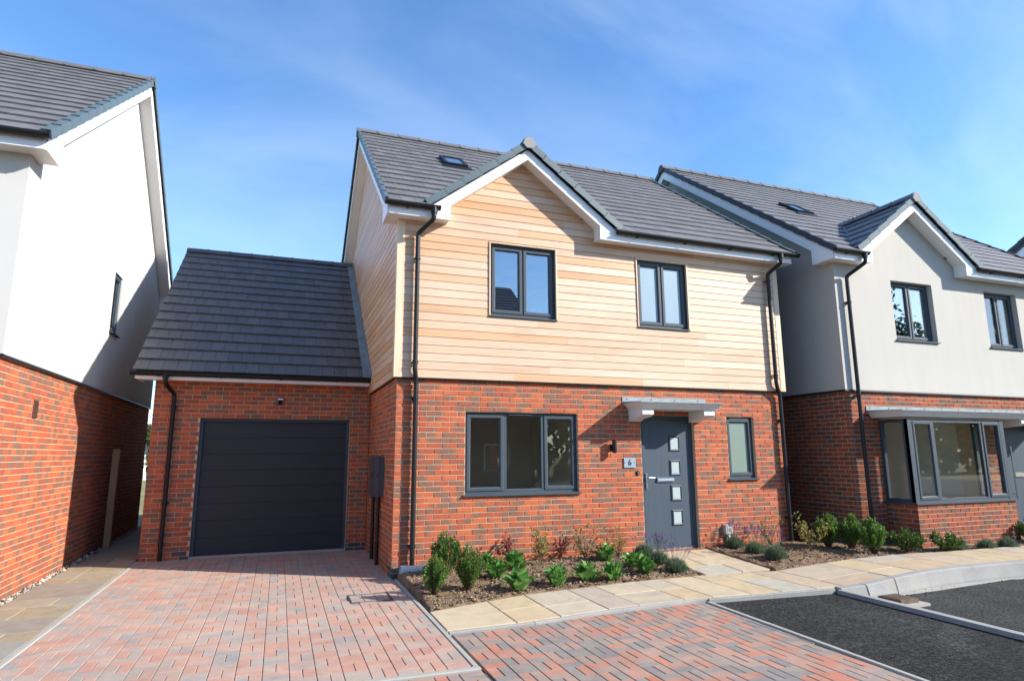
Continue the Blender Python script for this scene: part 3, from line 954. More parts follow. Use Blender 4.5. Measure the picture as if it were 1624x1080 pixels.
def house(label, x0, y0, upper, o):
    rng = random.Random(o.get('seed', 1))
    h = thing('detached_house', label, 'house', (x0, y0, 0))
    ops = o.get('front_open', [])
    uops = o.get('upper_open', [])
    t = .30
    # --- ground floor brickwork
    b = MB()
    wall_cells(b, 0.004, HW-.004, -.1, 2.7, .006, t, ops)
    b.box(.006, t, t, HD-.004, -.1, 2.7)
    sr = o.get('side_right_open')
    b.box(HW-t, HW-.006, t, HD-.004, -.1, 2.7)
    b.box(t, HW-t, HD-t, HD-.006, -.1, 2.7)
    bw = b.build('brick_wall', M['mortar'], h)
    items = brick_items(Vector((0,0,0)), 0, HW, 0, 36, ops, phase=1, dark=2, rng=rng, face=o.get('face', 'brick'))
    if o.get('side_left', True):
        items += brick_items(Vector((0,HD,0)), -math.pi/2, HD, 0, 36, (), phase=0, dark=2, rng=rng, face=o.get('face', 'brick'))
    if o.get('side_right', True):
        items += brick_items(Vector((HW,0,0)), math.pi/2, HD, 0, 36, (), phase=0, dark=2, rng=rng)
    h_items = items
    h['_'] = 0; del h['_']
    pieces_as_objects(h_items, bw, 'brick', o.get('brick_limit', 300))
    # --- first floor
    wy = -.02 if upper == 'timber' else -.028
    matw = M['batten'] if upper == 'timber' else M[o.get('render', 'render')]
    u = MB()
    zt = 5.14
    wall_cells(u, wy, HW-wy, 2.705, zt, wy, t, uops)
    sro = o.get('right_upper_open', [])
    # right wall with its openings: build along x then turn
    q = MB(); wall_cells(q, t, HD, 2.705, zt, -wy if False else 0, t, [(a, c, d_, e) for a, c, d_, e in sro])
    for v in q.v: pass
    i = len(u.v)
    u.v += [(HW-wy-v[1], v[0], v[2]) for v in q.v]; u.f += [tuple(i+k for k in reversed(f)) for f in q.f]
    u.box(wy, t, t, HD, 2.705, zt)
    u.box(t, HW-t, HD-t, HD-wy, 2.705, zt)
    for xa, xb in ((wy, t), (HW-t, HW-wy)):
        u.extrude([(xa, wy, zt+.0005), (xa, HD-wy, zt+.0005), (xa, HD-wy, zroof(HD-wy)-.07), (xa, RY, RZ-.07), (xa, wy, zroof(wy)-.07)], (xb-xa, 0, 0))
    if o.get('gable', True):
        hwz = (GAP-.075-zt)/GSL
        u.extrude([(GXC-hwz, wy, zt+.0005), (GXC+hwz, wy, zt+.0005), (GXC, wy, GAP-.075)], (0, .25, 0))
    uw = u.build('timber_cladding' if upper == 'timber' else 'rendered_wall', matw, h)
    if upper == 'timber':
        by = -.05
        gt = lambda z: (-9, 9) if z < 5.0 else ((GXC-(GAP-.1-z)/GSL, GXC+(GAP-.1-z)/GSL) if z < GAP-.2 else None)
        boards_wall(uw, M['cedar'], .052, HW-.052, 2.715, 32, by, [(a-.02, c+.02, d_-.02, e+.02) for a, c, d_, e in uops], rng, gt, warm=lambda x, z: .03 + .85*max(0, (z-4.2)/1.6)*(1.15-x/7) + .42*max(0, 1-x/2.8))
        lim = lambda z: (0.0, HD) if z < zroof(0)-.1 else ((HD-(2*RY-(EY+(z+.1-EZ)/SL)), HD-(EY+(z+.1-EZ)/SL)) if z < RZ-.25 else None)
        boards_wall(uw, M['cedar'], .052, HD-.052, 2.715, 49, -.05, [], rng, lim, -math.pi/2, Vector((0, HD, 0)), (2.4, 4.8), warm=lambda x, z: .45)
        # corner boards
        for (cx0, cx1, cy0, cy1) in ((-.054, .052, -.056, -.028), (-.056, -.028, -.0275, .052), (HW-.052, HW+.054, -.056, -.028), (HW+.028, HW+.056, -.0275, .052)):
            MB().box(cx0, cx1, cy0, cy1, 2.713, 5.05).build('corner_board', M['cedar_z'], uw)
        MB().box(-.03, HW+.03, -.046, -.012, 2.700, 2.712).build('vent_strip', M['black'], uw)
    else:
        s = MB(); s.extrude([(wy-.012, wy, 2.70), (wy-.012, wy-.016, 2.70), (wy-.012, wy-.016, 2.712), (wy-.012, wy, 2.735)], (HW-2*wy+.024, 0, 0))
        s.extrude([(HW-wy, wy, 2.70), (HW-wy+.016, wy, 2.70), (HW-wy+.016, wy, 2.712), (HW-wy, wy, 2.735)], (0, HD, 0))
        s.extrude([(wy, wy, 2.70), (wy-.016, wy, 2.70), (wy-.016, wy, 2.712), (wy, wy, 2.735)], (0, HD, 0))
        s.build('bell_cast_bead', M[o.get('bead', 'black')], uw)
    # --- roof
    roof = roof_main(h, o, -.26, HW+.26)
    barge_main(h, -.245, -.225, -.03); barge_main(h, HW+.245, HW+.225, HW+.03)
    if o.get('gable', True):
        gable_front(h, o, wy-.03 if upper == 'timber' else wy)
        fas = ((-.223, GXC-GHW+.018), (GXC+GHW-.018, HW+.223))
    else:
        fas = ((-.223, HW+.223),)
    for fa, fb in fas:
        f = MB(); f.box(fa, fb, -.268, -.248, 5.038, 5.19); f.build('fascia', M['white'], h)
        f = MB(); f.box(max(fa, -.028), min(fb, HW+.028), -.247, wy-.001, 5.05, 5.075); f.build('eaves_soffit', M['soffit'], h)
    if o.get('gable', True):
        gutter(h, (-.27, -.33, 5.195), .50, .7); gutter(h, (GXC+GHW-.06, -.33, 5.195), HW+.33)
    else:
        gutter(h, (-.27, -.33, 5.195), HW+.28)
    return h, bw, uw, roof

FRONT_OPEN = [(1.0125, 2.8125, 1.05, 2.25), (3.9375, 4.95, .12, 2.25), (5.625, 6.1875, 1.20, 2.25)]
UPPER_OPEN = [(1.37, 2.46, 3.70, 4.84), (3.95, 4.93, 3.70, 4.85)]

# main timber-clad house ------------------------------------------------------
hm, hm_bw, hm_uw, hm_roof = house('central house with pale timber boards above red brick and a dark front door',
    0, 0, 'timber', dict(gable=True, front_open=FRONT_OPEN, upper_open=UPPER_OPEN, seed=3, side_right=True))
for (x0, x1, z0, z1) in UPPER_OPEN:
    tr = MB(); tr.ring(x0-.018, x1+.018, z0-.018, z1+.018, [(0, -.03), (0, -.068), (.018, -.068), (.018, .03)])
    tr.build('window_trim', M['cedar_z'], hm_uw)
casement(hm, 'window', 1.37, 2.46, 3.71, 4.84, -.005, [(1.405, 1.907, True), (1.923, 2.425, True)], 'glass_up', handles=[(1.865, 4.12)], sill_over=.012, sill_out=.07)
casement(hm, 'window', 3.95, 4.93, 3.71, 4.85, -.005, [(3.985, 4.432, True), (4.448, 4.895, True)], 'frost', sill_over=.012, sill_out=.07)
casement(hm, 'window', 1.0125, 2.8125, 1.075, 2.25, .055, [(1.045, 1.615, True), (1.655, 2.230, False), (2.265, 2.78, True)], 'glass', handles=[(1.56, 1.55), (2.325, 1.55)], vent=(1.70, 2.06))
casement(hm, 'window', 5.625, 6.1875, 1.225, 2.25, .055, [(5.66, 6.152, True)], 'frost_green', vent=(5.70, 6.10))
front_door(hm, 3.9375, 4.95, .125, 2.25, .06)
canopy(hm, 3.64, 5.18, .52, 2.425, [(3.72, 3.92), (4.86, 5.06)])
room(hm, .35, 3.5, .301, 3.6, .16, 2.45, 'room_grey', 'floor_pale')
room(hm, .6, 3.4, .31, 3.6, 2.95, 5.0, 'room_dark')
r1 = hm
downpipe(hm, [(.42, -.335, 5.14), (.42, -.335, 5.0), (.235, -.115, 4.83), (.235, -.115, 2.80), (.265, -.062, 2.66), (.265, -.062, .10)], [(.265, 2.42), (.265, .42)], 0)
for z in (4.45, 2.92): 
    c = MB(); c.tube([(.235, -.115, z-.02), (.235, -.115, z+.02)], .041, 14); c.box(.19, .205, -.115, -.05, z-.01, z+.01); c.box(.265, .28, -.115, -.05, z-.01, z+.01)
    c.build('pipe_clip', M['black'], hm)
downpipe(hm, [(6.78, -.335, 5.14), (6.78, -.335, 5.0), (6.655, -.115, 4.84), (6.655, -.115, 2.82), (6.76, -.062, 2.64), (6.76, -.062, .14)], [(6.76, 2.2), (6.76, .55)], 0)
for z in (4.70, 2.98):
    c = MB(); c.tube([(6.655, -.115, z-.02), (6.655, -.115, z+.02)], .041, 14); c.box(6.60, 6.615, -.115, -.05, z-.01, z+.01); c.box(6.695, 6.71, -.115, -.05, z-.01, z+.01)
    c.build('pipe_clip', M['black'], hm)
skylight(hm_roof, 1.20, 1.66, 2.26, 2.82)

# left rendered house -----------------------------------------------------------
LX, LY = -4.40-HW, -.58
hl, hl_bw, hl_uw, hl_roof = house('tall house at the far left with bright white rendered gable wall over orange brick',
    LX, LY, 'render', dict(gable=False, seed=11, side_left=False, right_upper_open=[(4.10, 4.64, 3.74, 4.82)], render='render_white', brick_limit=300))
wl_ = casement(hl, 'window', 4.10, 4.64, 3.76, 4.82, .028, [(4.135, 4.605, True)], 'glass_up', sill_over=.02, sill_out=.085)
wl_.rotation_euler = (0, 0, math.pi/2); wl_.location = (HW+.028, 0, 0)
v = MB()
v.box(-.07, .07, -.012, .0, -.11, .11)
for k in range(7): v.box(-.058, .058, -.020, -.012, -.095+k*.029, -.082+k*.029)
vo = v.build('wall_vent', M['vent'], hl, loc=(HW, .64-LY, 2.22)); vo.rotation_euler = (0, 0, math.pi/2)

# right rendered house with the bay ----------------------------------------------
RX, RYW = 7.78, -.53
RY, HD = 4.75, 9.5
RZ = zroof(RY)
R_FRONT = [(.74, 3.10, .80, 2.22), (3.9375, 4.95, .12, 2.25), (5.625, 6.1875, 1.20, 2.25)]
M['verge_pale'] = mat_plain("pale_verge_unit", (.19, .225, .235), .85, .2, .1)
hr, hr_bw, hr_uw, hr_roof = house('cream rendered house with a square bay window and white canopy, right of the timber-clad house',
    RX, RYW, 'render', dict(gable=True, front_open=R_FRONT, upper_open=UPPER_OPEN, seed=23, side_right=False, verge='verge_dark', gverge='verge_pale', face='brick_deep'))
casement(hr, 'window', 1.37, 2.46, 3.71, 4.84, .075, [(1.405, 1.907, True), (1.923, 2.425, True)], 'glass_up', sill_over=.02, sill_out=.14)
casement(hr, 'window', 3.95, 4.93, 3.71, 4.85, .075, [(3.985, 4.432, True), (4.448, 4.895, True)], 'glass', handles=[(4.40, 4.12)], sill_over=.02, sill_out=.14)
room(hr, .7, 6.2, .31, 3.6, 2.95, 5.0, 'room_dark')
front_door(hr, 3.9375, 4.95, .125, 2.25, .06, panes=False, bar=True)
room(hr, .45, 3.45, .301, 2.7, .16, 2.45, 'room', 'floor_pale')
# bay: brick plinth, framed glazing on three sides, lead topped roof
BX0, BX1, BD = .69, 3.15, .57
bay_b = MB()
bay_b.box(BX0+.006, BX1-.006, -BD+.006, -BD+.20, -.1, .78); bay_b.box(BX0+.006, BX0+.2, -BD+.20, -.001, -.1, .78); bay_b.box(BX1-.2, BX1-.006, -BD+.20, -.001, -.1, .78)
bay = bay_b.build('bay_window', M['mortar'], hr)
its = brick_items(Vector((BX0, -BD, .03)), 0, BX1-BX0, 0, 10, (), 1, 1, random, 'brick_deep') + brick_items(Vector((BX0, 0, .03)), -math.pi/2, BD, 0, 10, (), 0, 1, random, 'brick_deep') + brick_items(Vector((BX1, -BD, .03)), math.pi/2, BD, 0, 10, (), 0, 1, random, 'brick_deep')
pieces_as_objects(its, bay, 'brick')
MB().extrude([(BX0-.03, -BD-.03, .782), (BX1+.03, -BD-.03, .782), (BX1+.03, 0, .782), (BX0-.03, 0, .782)], (0, 0, .03)).build('bay_sill', M['frame'], bay)
ZB0, ZB1 = .812, 2.205
yb_ = -BD+.03
fr = MB()
fr.ring(BX0+.02, BX1-.02, ZB0, ZB1, [(0, yb_+.06), (0, yb_), (.055, yb_), (.055, yb_+.06)])
bf = fr.build('bay_frame', M['frame'], bay)
for xm in (BX0+.62, BX1-.62): MB().box(xm-.03, xm+.03, yb_+.001, yb_+.06, ZB0+.055, ZB1-.055).build('mullion', M['frame'], bay)
MB().box(BX0+.02, BX0+.12, yb_-.006, yb_+.10, ZB0, ZB1).build('corner_post', M['frame'], bay)
MB().box(BX1-.12, BX1-.02, yb_-.006, yb_+.10, ZB0, ZB1).build('corner_post', M['frame'], bay)
for (xa, xb) in ((BX0+.13, BX0+.595), (BX1-.595, BX1-.13)):
    MB().ring(xa, xb, ZB0+.04, ZB1-.04, [(d, yb_+yy) for d, yy in SASH]).build('sash', M['frame'], bay)
    MB().box(xa+.058, xb-.058, yb_+.02, yb_+.028, ZB0+.098, ZB1-.098).build('pane', M['glass'], bay)
MB().box(BX0+.65, BX1-.65, yb_+.02, yb_+.028, ZB0+.055, ZB1-.055).build('pane', M['glass'], bay)
for xs in (BX0+.02, BX1-.08):
    s = MB()
    for (ya, yb2, za, zb) in ((-BD+.13, 0, ZB0, ZB0+.055), (-BD+.13, 0, ZB1-.055, ZB1), (-.055, 0, ZB0+.055, ZB1-.055)): s.box(xs, xs+.06, ya, yb2, za, zb)
    s.build('bay_side_frame', M['frame'], bay)
    MB().box(xs+.026, xs+.034, -BD+.13, -.055, ZB0+.055, ZB1-.055).build('pane', M['glass'], bay)
hnd = MB(); hnd.box(BX0+.555, BX0+.572, yb_+.055, yb_+.075, 1.45, 1.53); hnd.tube([(BX0+.563, yb_+.06, 1.49), (BX0+.575, yb_+.05, 1.48), (BX0+.577, yb_+.05, 1.38)], .008, 8)
hnd.build('window_handle', M['lens'], bay)
canopy(hr, BX0-.22, 5.20, BD+.10, 2.345, [(4.86, 5.06), (3.62, 3.82)], 'bay_roof', True)
downpipe(hr, [(.42, -.335, 5.14), (.42, -.335, 5.0), (.20, -.095, 4.78), (.20, -.095, 2.4), (.20, -.095, .12)], [(.20, 4.3), (.20, 2.62), (.20, .5)], -.02)
skylight(hr_roof, 1.30, 1.76, 1.95, 2.5)
# lead valley strip and dark side of the small gable come with the tiles
vly = MB(); vly.tube([(GXC-GHW+.02, EY+.06, EZ+.05), (GXC-.02, EY+(GAP-EZ)/SL-.02, GAP+.02)], .018, 6)
vly.build('valley_trim', M['lead'], hr_roof)

RY, HD = 4.2, 8.4
RZ = zroof(RY)
# garage between the left house and the main house ----------------------------------
GX0, GX1, GY, GD = -3.45, -.006, 2.70, 7.8
garage = thing('attached_garage', 'brick garage with dark sectional door and dark tiled roof, left of the timber house', 'garage', (0, 0, 0))
GO = [(GX0+.7, GX0+3.105, .0, 2.25)]
b = MB(); ops = [(a, c, d_, e) for a, c, d_, e in GO]
wall_cells(b, GX0+.004, GX1, -.1, 2.85, GY+.006, GY+.22, ops)
b.box(GX0+.006, GX0+.22, GY+.22, GY+GD, -.1, 2.85)
b.box(GX0+.22, GX1, GY+GD-.2, GY+GD, -.1, 2.85)
b.extrude([(GX0+.006, GY+.1, 2.851), (GX0+.006, GY+GD, 2.851), (GX0+.006, GY+GD/2, 5.7)], (.2, 0, 0))
gbw = b.build('brick_wall', M['mortar'], garage)
its = brick_items(Vector((GX0, GY, .0)), 0, GX1-GX0, 0, 38, [(GO[0][0]-GX0, GO[0][1]-GX0, 0, 2.25)], 1, 2, random.Random(5))
its += brick_items(Vector((GX0, GY+GD, .0)), -math.pi/2, GD, 0, 38, (), 0, 2, random.Random(6))
pieces_as_objects(its, gbw, 'brick')
# sectional door
gx0, gx1 = GO[0][0], GO[0][1]
df = MB()
df.box(gx0, gx0+.05, GY+.06, GY+.16, .035, 2.25); df.box(gx1-.05, gx1, GY+.06, GY+.16, .035, 2.25); df.box(gx0+.05, gx1-.05, GY+.06, GY+.16, 2.20, 2.25)
gd = df.build('garage_door', M['frame'], garage)
nz_ = 8
for k in range(nz_):
    za, zb = .06 + k*(2.14/nz_), .06 + (k+1)*(2.14/nz_)
    MB().extrude([(gx0+.05, GY+.15, za+.001), (gx0+.05, GY+.102, za+.001), (gx0+.05, GY+.100, za+.003), (gx0+.05, GY+.100, zb-.003), (gx0+.05, GY+.102, zb-.001), (gx0+.05, GY+.15, zb-.001)], (gx1-gx0-.1, 0, 0)).build('door_panel', M['garage'], gd)
MB().box(gx0+.05, gx1-.05, GY+.155, GY+.17, .04, 2.2).build('door_backing', M['black'], gd)
MB().extrude([(gx0, GY-.03, .018), (gx0, GY-.03, .026), (gx0, GY+.05, .052), (gx0, GY+.2, .052), (gx0, GY+.2, .018)], (gx1-gx0, 0, 0)).build('threshold', M['concrete'], gd)
# roof
gey, gez = 2.36, 2.955
gslope = .78
gry = 6.55
grz = gez + gslope*(gry-gey); gsn = math.sqrt(1+gslope**2)
d = MB(); gx_l, gx_r = -3.73, -.058
d.extrude([(gx_l+.03, gey+.03, gez-.04), (gx_l+.03, gry, grz-.05), (gx_l+.03, 2*gry-gey, gez-.04), (gx_l+.03, 2*gry-gey, gez-.07), (gx_l+.03, gry, grz-.10), (gx_l+.03, gey+.03, gez-.07)], (gx_r-gx_l-.035, 0, 0))
groof = d.build('roof', M['black'], garage)
fr_ = roof_frame((gx_l, gey, gez), (1,0,0), (0,1,gslope))
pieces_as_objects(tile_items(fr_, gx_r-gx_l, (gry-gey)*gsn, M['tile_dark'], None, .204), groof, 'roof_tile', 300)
bk = roof_frame((gx_r, 2*gry-gey, gez), (-1,0,0), (0,-1,gslope)); b = MB()
for me, dat, mt in tile_items(bk, gx_r-gx_l, (gry-gey)*gsn, M['tile_dark'], None, 1.2): b.add_mesh(dat[0], dat[1], mt)
s = b.build('roof_tile', M['tile_dark'], groof); s['kind'] = 'stuff'
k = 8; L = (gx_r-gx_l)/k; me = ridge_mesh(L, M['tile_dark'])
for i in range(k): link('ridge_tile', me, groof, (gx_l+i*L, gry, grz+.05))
nc = round((gry-gey)*gsn/GAUGE); gg = (gry-gey)*gsn/nc
fl = MB(); fl.box((gx_r-gx_l)-.13, (gx_r-gx_l)-.002, -.02, (gry-gey)*gsn, .036, .040); fl.box((gx_r-gx_l)-.008, (gx_r-gx_l)-.002, -.02, (gry-gey)*gsn, .040, .11)
fo = fl.build('lead_flashing', M['lead'], groof); fo.matrix_local = fr_
f = MB(); f.box(-3.68, -.062, 2.43, 2.45, 2.835, 2.935); f.build('fascia', M['white'], garage)
MB().box(-3.68, -.062, 2.451, GY-.002, 2.842, 2.862).build('eaves_soffit', M['soffit'], garage)
MB().extrude([(-3.70, 2.43, 2.84), (-3.70, GY+.35, 2.84), (-3.70, GY+.35, 3.28), (-3.70, 2.43, 2.95)], (.02, 0, 0)).build('bargeboard', M['white'], garage)
gutter(garage, (-3.74, 2.368, 2.945), -.075, .9)
downpipe(garage, [(-3.26, 2.37, 2.90), (-3.26, 2.37, 2.77), (-3.15, GY-.06, 2.62), (-3.15, GY-.06, 1.2), (-3.15, GY-.06, .03)], [(-3.15, 2.42), (-3.15, .9)], GY)

# ------------------------------------------------------------------ ground
def lerp_poly(pts, x):
    if x <= pts[0][0]: return pts[0][1]
    for (xa, ya), (xb, yb) in zip(pts, pts[1:]):
        if x <= xb: return ya + (yb-ya)*(x-xa)/(xb-xa)
    return pts[-1][1]
FRONT = [(.04, -2.74), (.94, -2.72), (1.75, -2.60), (2.97, -2.52), (4.76, -2.68), (5.4, -2.70), (6.2, -2.56), (7.2, -2.47), (8.6, -2.50), (12, -2.7), (20, -3.2)]     # edge of the path at the road side
BED = [(.04, -2.0), (.64, -1.80), (1.36, -1.60), (2.33, -1.51), (3.06, -1.44), (3.93, -1.46), (5.0, -1.58), (6.0, -1.50), (7.1, -1.42), (8.8, -1.50), (11, -1.62), (20, -2.1)]      # edge of the planting
def zpath(x, y):
    base = .022 + .005*min(max(x, 0), 6)
    if y > -1.5: base += (.135-base)*min(1, (y+1.5)/1.45)
    return base
def zsoil(x, y):
    e = lerp_poly(BED, x)
    t = min(1, max(0, (y-e)/max(.2, -e)))
    return zpath(x, e) + .012 + (.125-.03)*t

# field and base ground out to the horizon
b = MB()
N = 24
ext = [-900, -300, -120, -60, -30, -14, -8, 0, 8, 16, 30, 60, 120, 300, 900]
for i in range(len(ext)-1):
    for j in range(len(ext)-1):
        b.quad((ext[i], ext[j], -.16), (ext[i+1], ext[j], -.16), (ext[i+1], ext[j+1], -.16), (ext[i], ext[j+1], -.16))
struct(b.build('ground', M['field']))
# compacted earth round the houses
struct(MB().box(-14, 24, -3.2, 13.5, -.6, -.125).build('soil', M['soil']))

# roads: two tarmac areas at slightly different levels
def sheet(name, pts, z, m, thick=.10):
    return struct(MB().extrude([(x, y, z-thick) for x, y in reversed(pts)], (0, 0, thick)).build(name, m))
sheet('parking_bay', [(3.05, -7.5), (4.80, -7.5), (4.86, -2.63), (3.12, -2.58)], -.012, M['tarmac'], .12)
road_pts = [(4.93, -14.0), (40, -14.0), (40, -3.6), (20, -3.22), (12, -2.72), (8.6, -2.52), (7.2, -2.49), (6.2, -2.58), (5.4, -2.72), (4.93, -2.72)]
sheet('road', road_pts, -.085, M['tarmac_old'], .07)
sheet('road', [(-30, -40), (40, -40), (40, -14.02), (4.9, -14.02), (4.9, -8.05), (-30, -8.05)], -.09, M['tarmac_old'], .06)

# driveway and shared forecourt of block paving -------------------------------
PW, PL = .1917, .20
_pv = {}
def paver_mesh(w, l, m):
    key = (round(w,3), round(l,3), m.name)
    if key in _pv: return _pv[key]
    a, c, e, e2, z0, z1 = w/2-.0024, l/2-.0005, .0035, .0012, -.03, .0
    v = [(-a,-c,z0),(a,-c,z0),(a,c,z0),(-a,c,z0),(-a,-c,z1-.003),(a,-c,z1-.003),(a,c,z1-.003),(-a,c,z1-.003),(-a+e,-c+e2,z1),(a-e,-c+e2,z1),(a-e,c-e2,z1),(-a+e,c-e2,z1)]
    f = [(8,9,10,11)] + [(4+j,4+(j+1)%4,8+(j+1)%4,8+j) for j in range(4)] + [(j,(j+1)%4,4+(j+1)%4,4+j) for j in range(4)]
    b = MB(); b.v, b.f = v, f
    _pv[key] = (b.mesh("paver", m), (v, f, None))
    return _pv[key]
def paving(x0, ncol, y0, y1, z, m, rng, inside=None, gap=0.0):
    out = []
    P = 2*PL
    for c in range(ncol):
        xa = x0 + c*PW
        y = y0 - (P/2 if c % 2 else 0)
        while y < y1:
            for (xc, yc, w, l) in ((xa+PW*.25, y+PL/2, PW/2-gap, PL), (xa+PW*.75, y+PL/2, PW/2-gap, PL), (xa+PW/2, y+PL*1.25, PW-gap, PL/2), (xa+PW/2, y+PL*1.75, PW-gap, PL/2)):
                lo, hi = max(yc-l/2, y0), min(yc+l/2, y1)
                if hi-lo < .03: continue
                yy, ll = (lo+hi)/2, hi-lo
                if inside:
                    q = inside(xc, yy, w, ll)
                    if not q: continue
                    if q is not True: xc, yy, w, ll = q
                me, dat = paver_mesh(w, ll, m)
                mt = Matrix.Translation((xc, yy, z(xc, yy) + rng.uniform(-.0012, .0012))) @ Matrix.Rotation(rng.uniform(-.006,.006), 4, 'Z') @ Matrix.Rotation(rng.uniform(-.006,.006), 4, 'X') @ Matrix.Rotation(rng.uniform(-.008,.008), 4, 'Y')
                out.append((me, dat, mt))
            y += P
    return out
zdrive = lambda x, y: .012 + .007*max(0, y)
DX0 = -3.435
dv = MB()
dv.extrude([(DX0, -3.74, -.12), (DX0, -3.74, .004), (DX0, 0, .004), (DX0, 2.70, .022), (DX0, 2.70, -.12)], (3.45, 0, 0))
drive = struct(dv.build('driveway', M['sand']))
drain_rect = (DX0+PW*14.5, DX0+PW*17, -3.73+PL*12.5, -3.73+PL*14.5)
def not_drain(x, y, w, l): return not (drain_rect[0]-w/2+.004 < x < drain_rect[1]+w/2-.004 and drain_rect[2]-l/2+.004 < y < drain_rect[3]+l/2-.004)
pieces_as_objects(paving(DX0, 18, -3.73, 2.69, zdrive, M['paver'], random.Random(8), not_drain), drive, 'paver')
fc = MB(); fc.box(.14, 3.02, -8.0, -2.60, -.12, -.012); fc.box(-6, .14, -8.0, -3.86, -.12, -.012)
fore = struct(fc.build('forecourt', M['joint_dark']))
zf = lambda x, y: .0
def in_fore(x, y, w, l):
    xr = 3.085 + (y+2.58)*.035 - .026
    if x > .13: yt = lerp_poly(FRONT, x) - .062
    else: yt, xr = -3.832, 9
    x0, x1, y0, y1 = x-w/2, min(x+w/2, xr), y-l/2, min(y+l/2, yt)
    if x1-x0 < .025 or y1-y0 < .025: return False
    return ((x0+x1)/2, (y0+y1)/2, x1-x0, y1-y0)
pieces_as_objects(paving(.102, 17, -8.0, -2.45, zf, M['paver_b'], random.Random(9), in_fore, .0012) + paving(.07-PW*26, 26, -8.0, -3.83, zf, M['paver_b'], random.Random(10), in_fore, .0012), fore, 'paver')

# edging strips, kerbs
def strip(name, pts, w, z1, z0, m, piece, unit=.915, parent=None, seed=1):
    rng = random.Random(seed)
    P = [Vector((p[0], p[1], p[2] if len(p) > 2 else z1)) for p in pts]
    root = parent
    for a, b_ in zip(P, P[1:]):
        L = (b_-a).length; n = max(1, round(L/unit)); d = (b_-a)/n
        s = Vector((-d.y, d.x, 0)).normalized()*(w/2)
        for k in range(n):
            p, q = a + d*k + d.normalized()*.002, a + d*(k+1) - d.normalized()*.002
            mb = MB(); e = .006
            h1, h2 = p.z + rng.uniform(-.002, .002), q.z
            pr = lambda t, hz: [(t.x-s.x, t.y-s.y, z0), (t.x-s.x, t.y-s.y, hz-e), (t.x-s.x*(1-e*2/w), t.y-s.y*(1-e*2/w), hz), (t.x+s.x*(1-e*2/w), t.y+s.y*(1-e*2/w), hz), (t.x+s.x, t.y+s.y, hz-e), (t.x+s.x, t.y+s.y, z0)]
            A, B_ = pr(p, h1), pr(q, h2)
            mb.v = A + B_
            mb.f = [(0,1,2,3,4,5), (11,10,9,8,7,6)] + [(j, 6+j, 6+(j+1)%6, (j+1)%6) for j in range(6)]
            o = link(piece, mb.mesh(piece, m), root)
    return root
def holder(name, m, x0, x1, y0, y1):
    return struct(MB().box(x0, x1, y0, y1, -.14, -.128).build(name, m))
ed = holder('edging', M['concrete'], -3.5, 3.1, -7.5, 2.6)
strip('edging', [(.045, -.14, .022), (.045, -1.2, .018), (.045, -3.745, .016)], .05, .018, -.1, M['concrete'], 'edging_kerb', parent=ed)
strip('edging', [(.07, -3.79, .016), (-3.5, -3.80, .016)], .06, .016, -.1, M['concrete'], 'edging_kerb', parent=ed)
strip('edging', [(-3.465, -3.76, .018), (-3.465, 0, .020), (-3.455, 2.64, .038)], .055, .016, -.1, M['concrete'], 'edging_kerb', parent=ed)
strip('edging', [(3.105, -2.60, .012), (2.93, -7.6, .006)], .05, .006, -.1, M['concrete'], 'edging_kerb', parent=ed)
strip('edging', [(.08, -2.775, .022), (.94, -2.755, .025), (1.75, -2.635, .029), (2.97, -2.555, .034), (3.12, -2.56, .034)], .05, .03, -.1, M['kerb'], 'edging_kerb', parent=ed)
kb = holder('kerb', M['kerb'], 3.1, 14, -4, -2.4)
strip('kerb', [(3.12, -2.575, .034), (4.83, -2.705, .043)], .065, .05, -.12, M['kerb'], 'kerb_stone', parent=kb)
strip('kerb', [(4.885, -2.75, .036), (4.83, -7.6, .028)], .10, .02, -.12, M['kerb'], 'kerb_stone', .915, parent=kb)
def kerb_stone(pts, parent):
    """upstand kerb with battered face on the road side; pts = (x, y, top z) along the back edge, road on the -y side"""
    for a, c in zip(pts, pts[1:]):
        A, B_ = Vector(a), Vector(c); d = (B_-A); dn = d.normalized(); s = Vector((d.y, -d.x, 0)).normalized()
        A = A + dn*.003; B_ = B_ - dn*.003
        prof = lambda p: [(p.x, p.y, -.16), (p.x, p.y, p.z-.003), (p.x+s.x*.004, p.y+s.y*.004, p.z), (p.x+s.x*.098, p.y+s.y*.098, p.z-.002), (p.x+s.x*.116, p.y+s.y*.116, p.z-.016), (p.x+s.x*.145, p.y+s.y*.145, min(p.z-.05, -.055)), (p.x+s.x*.145, p.y+s.y*.145, -.16)]
        mb = MB(); mb.v = prof(A) + prof(B_); n = 7
        mb.f = [tuple(range(n)), tuple(reversed(range(n, 2*n)))] + [(j, n+j, n+(j+1)%n, (j+1)%n) for j in range(n)]
        link('kerb_stone', mb.mesh('kerb_stone', M['kerb']), parent)
kp = [(4.90, -2.66, .05), (5.25, -2.69, .07), (5.75, -2.655, .105), (6.45, -2.53, .115), (7.2, -2.47, .115), (8.0, -2.47, .115), (8.8, -2.51, .115), (9.7, -2.56, .115), (10.6, -2.62, .115), (11.5, -2.67, .115), (12.4, -2.73, .115)]
kerb_stone(kp, kb)
struct(MB().extrude([(x, y-.16, -.10) for x, y, z in kp] + [(x, y-.25-.05*math.sin(x*3), -.10) for x, y, z in reversed(kp)], (0, 0, .022)).build('kerb_haunch', M['concrete']))

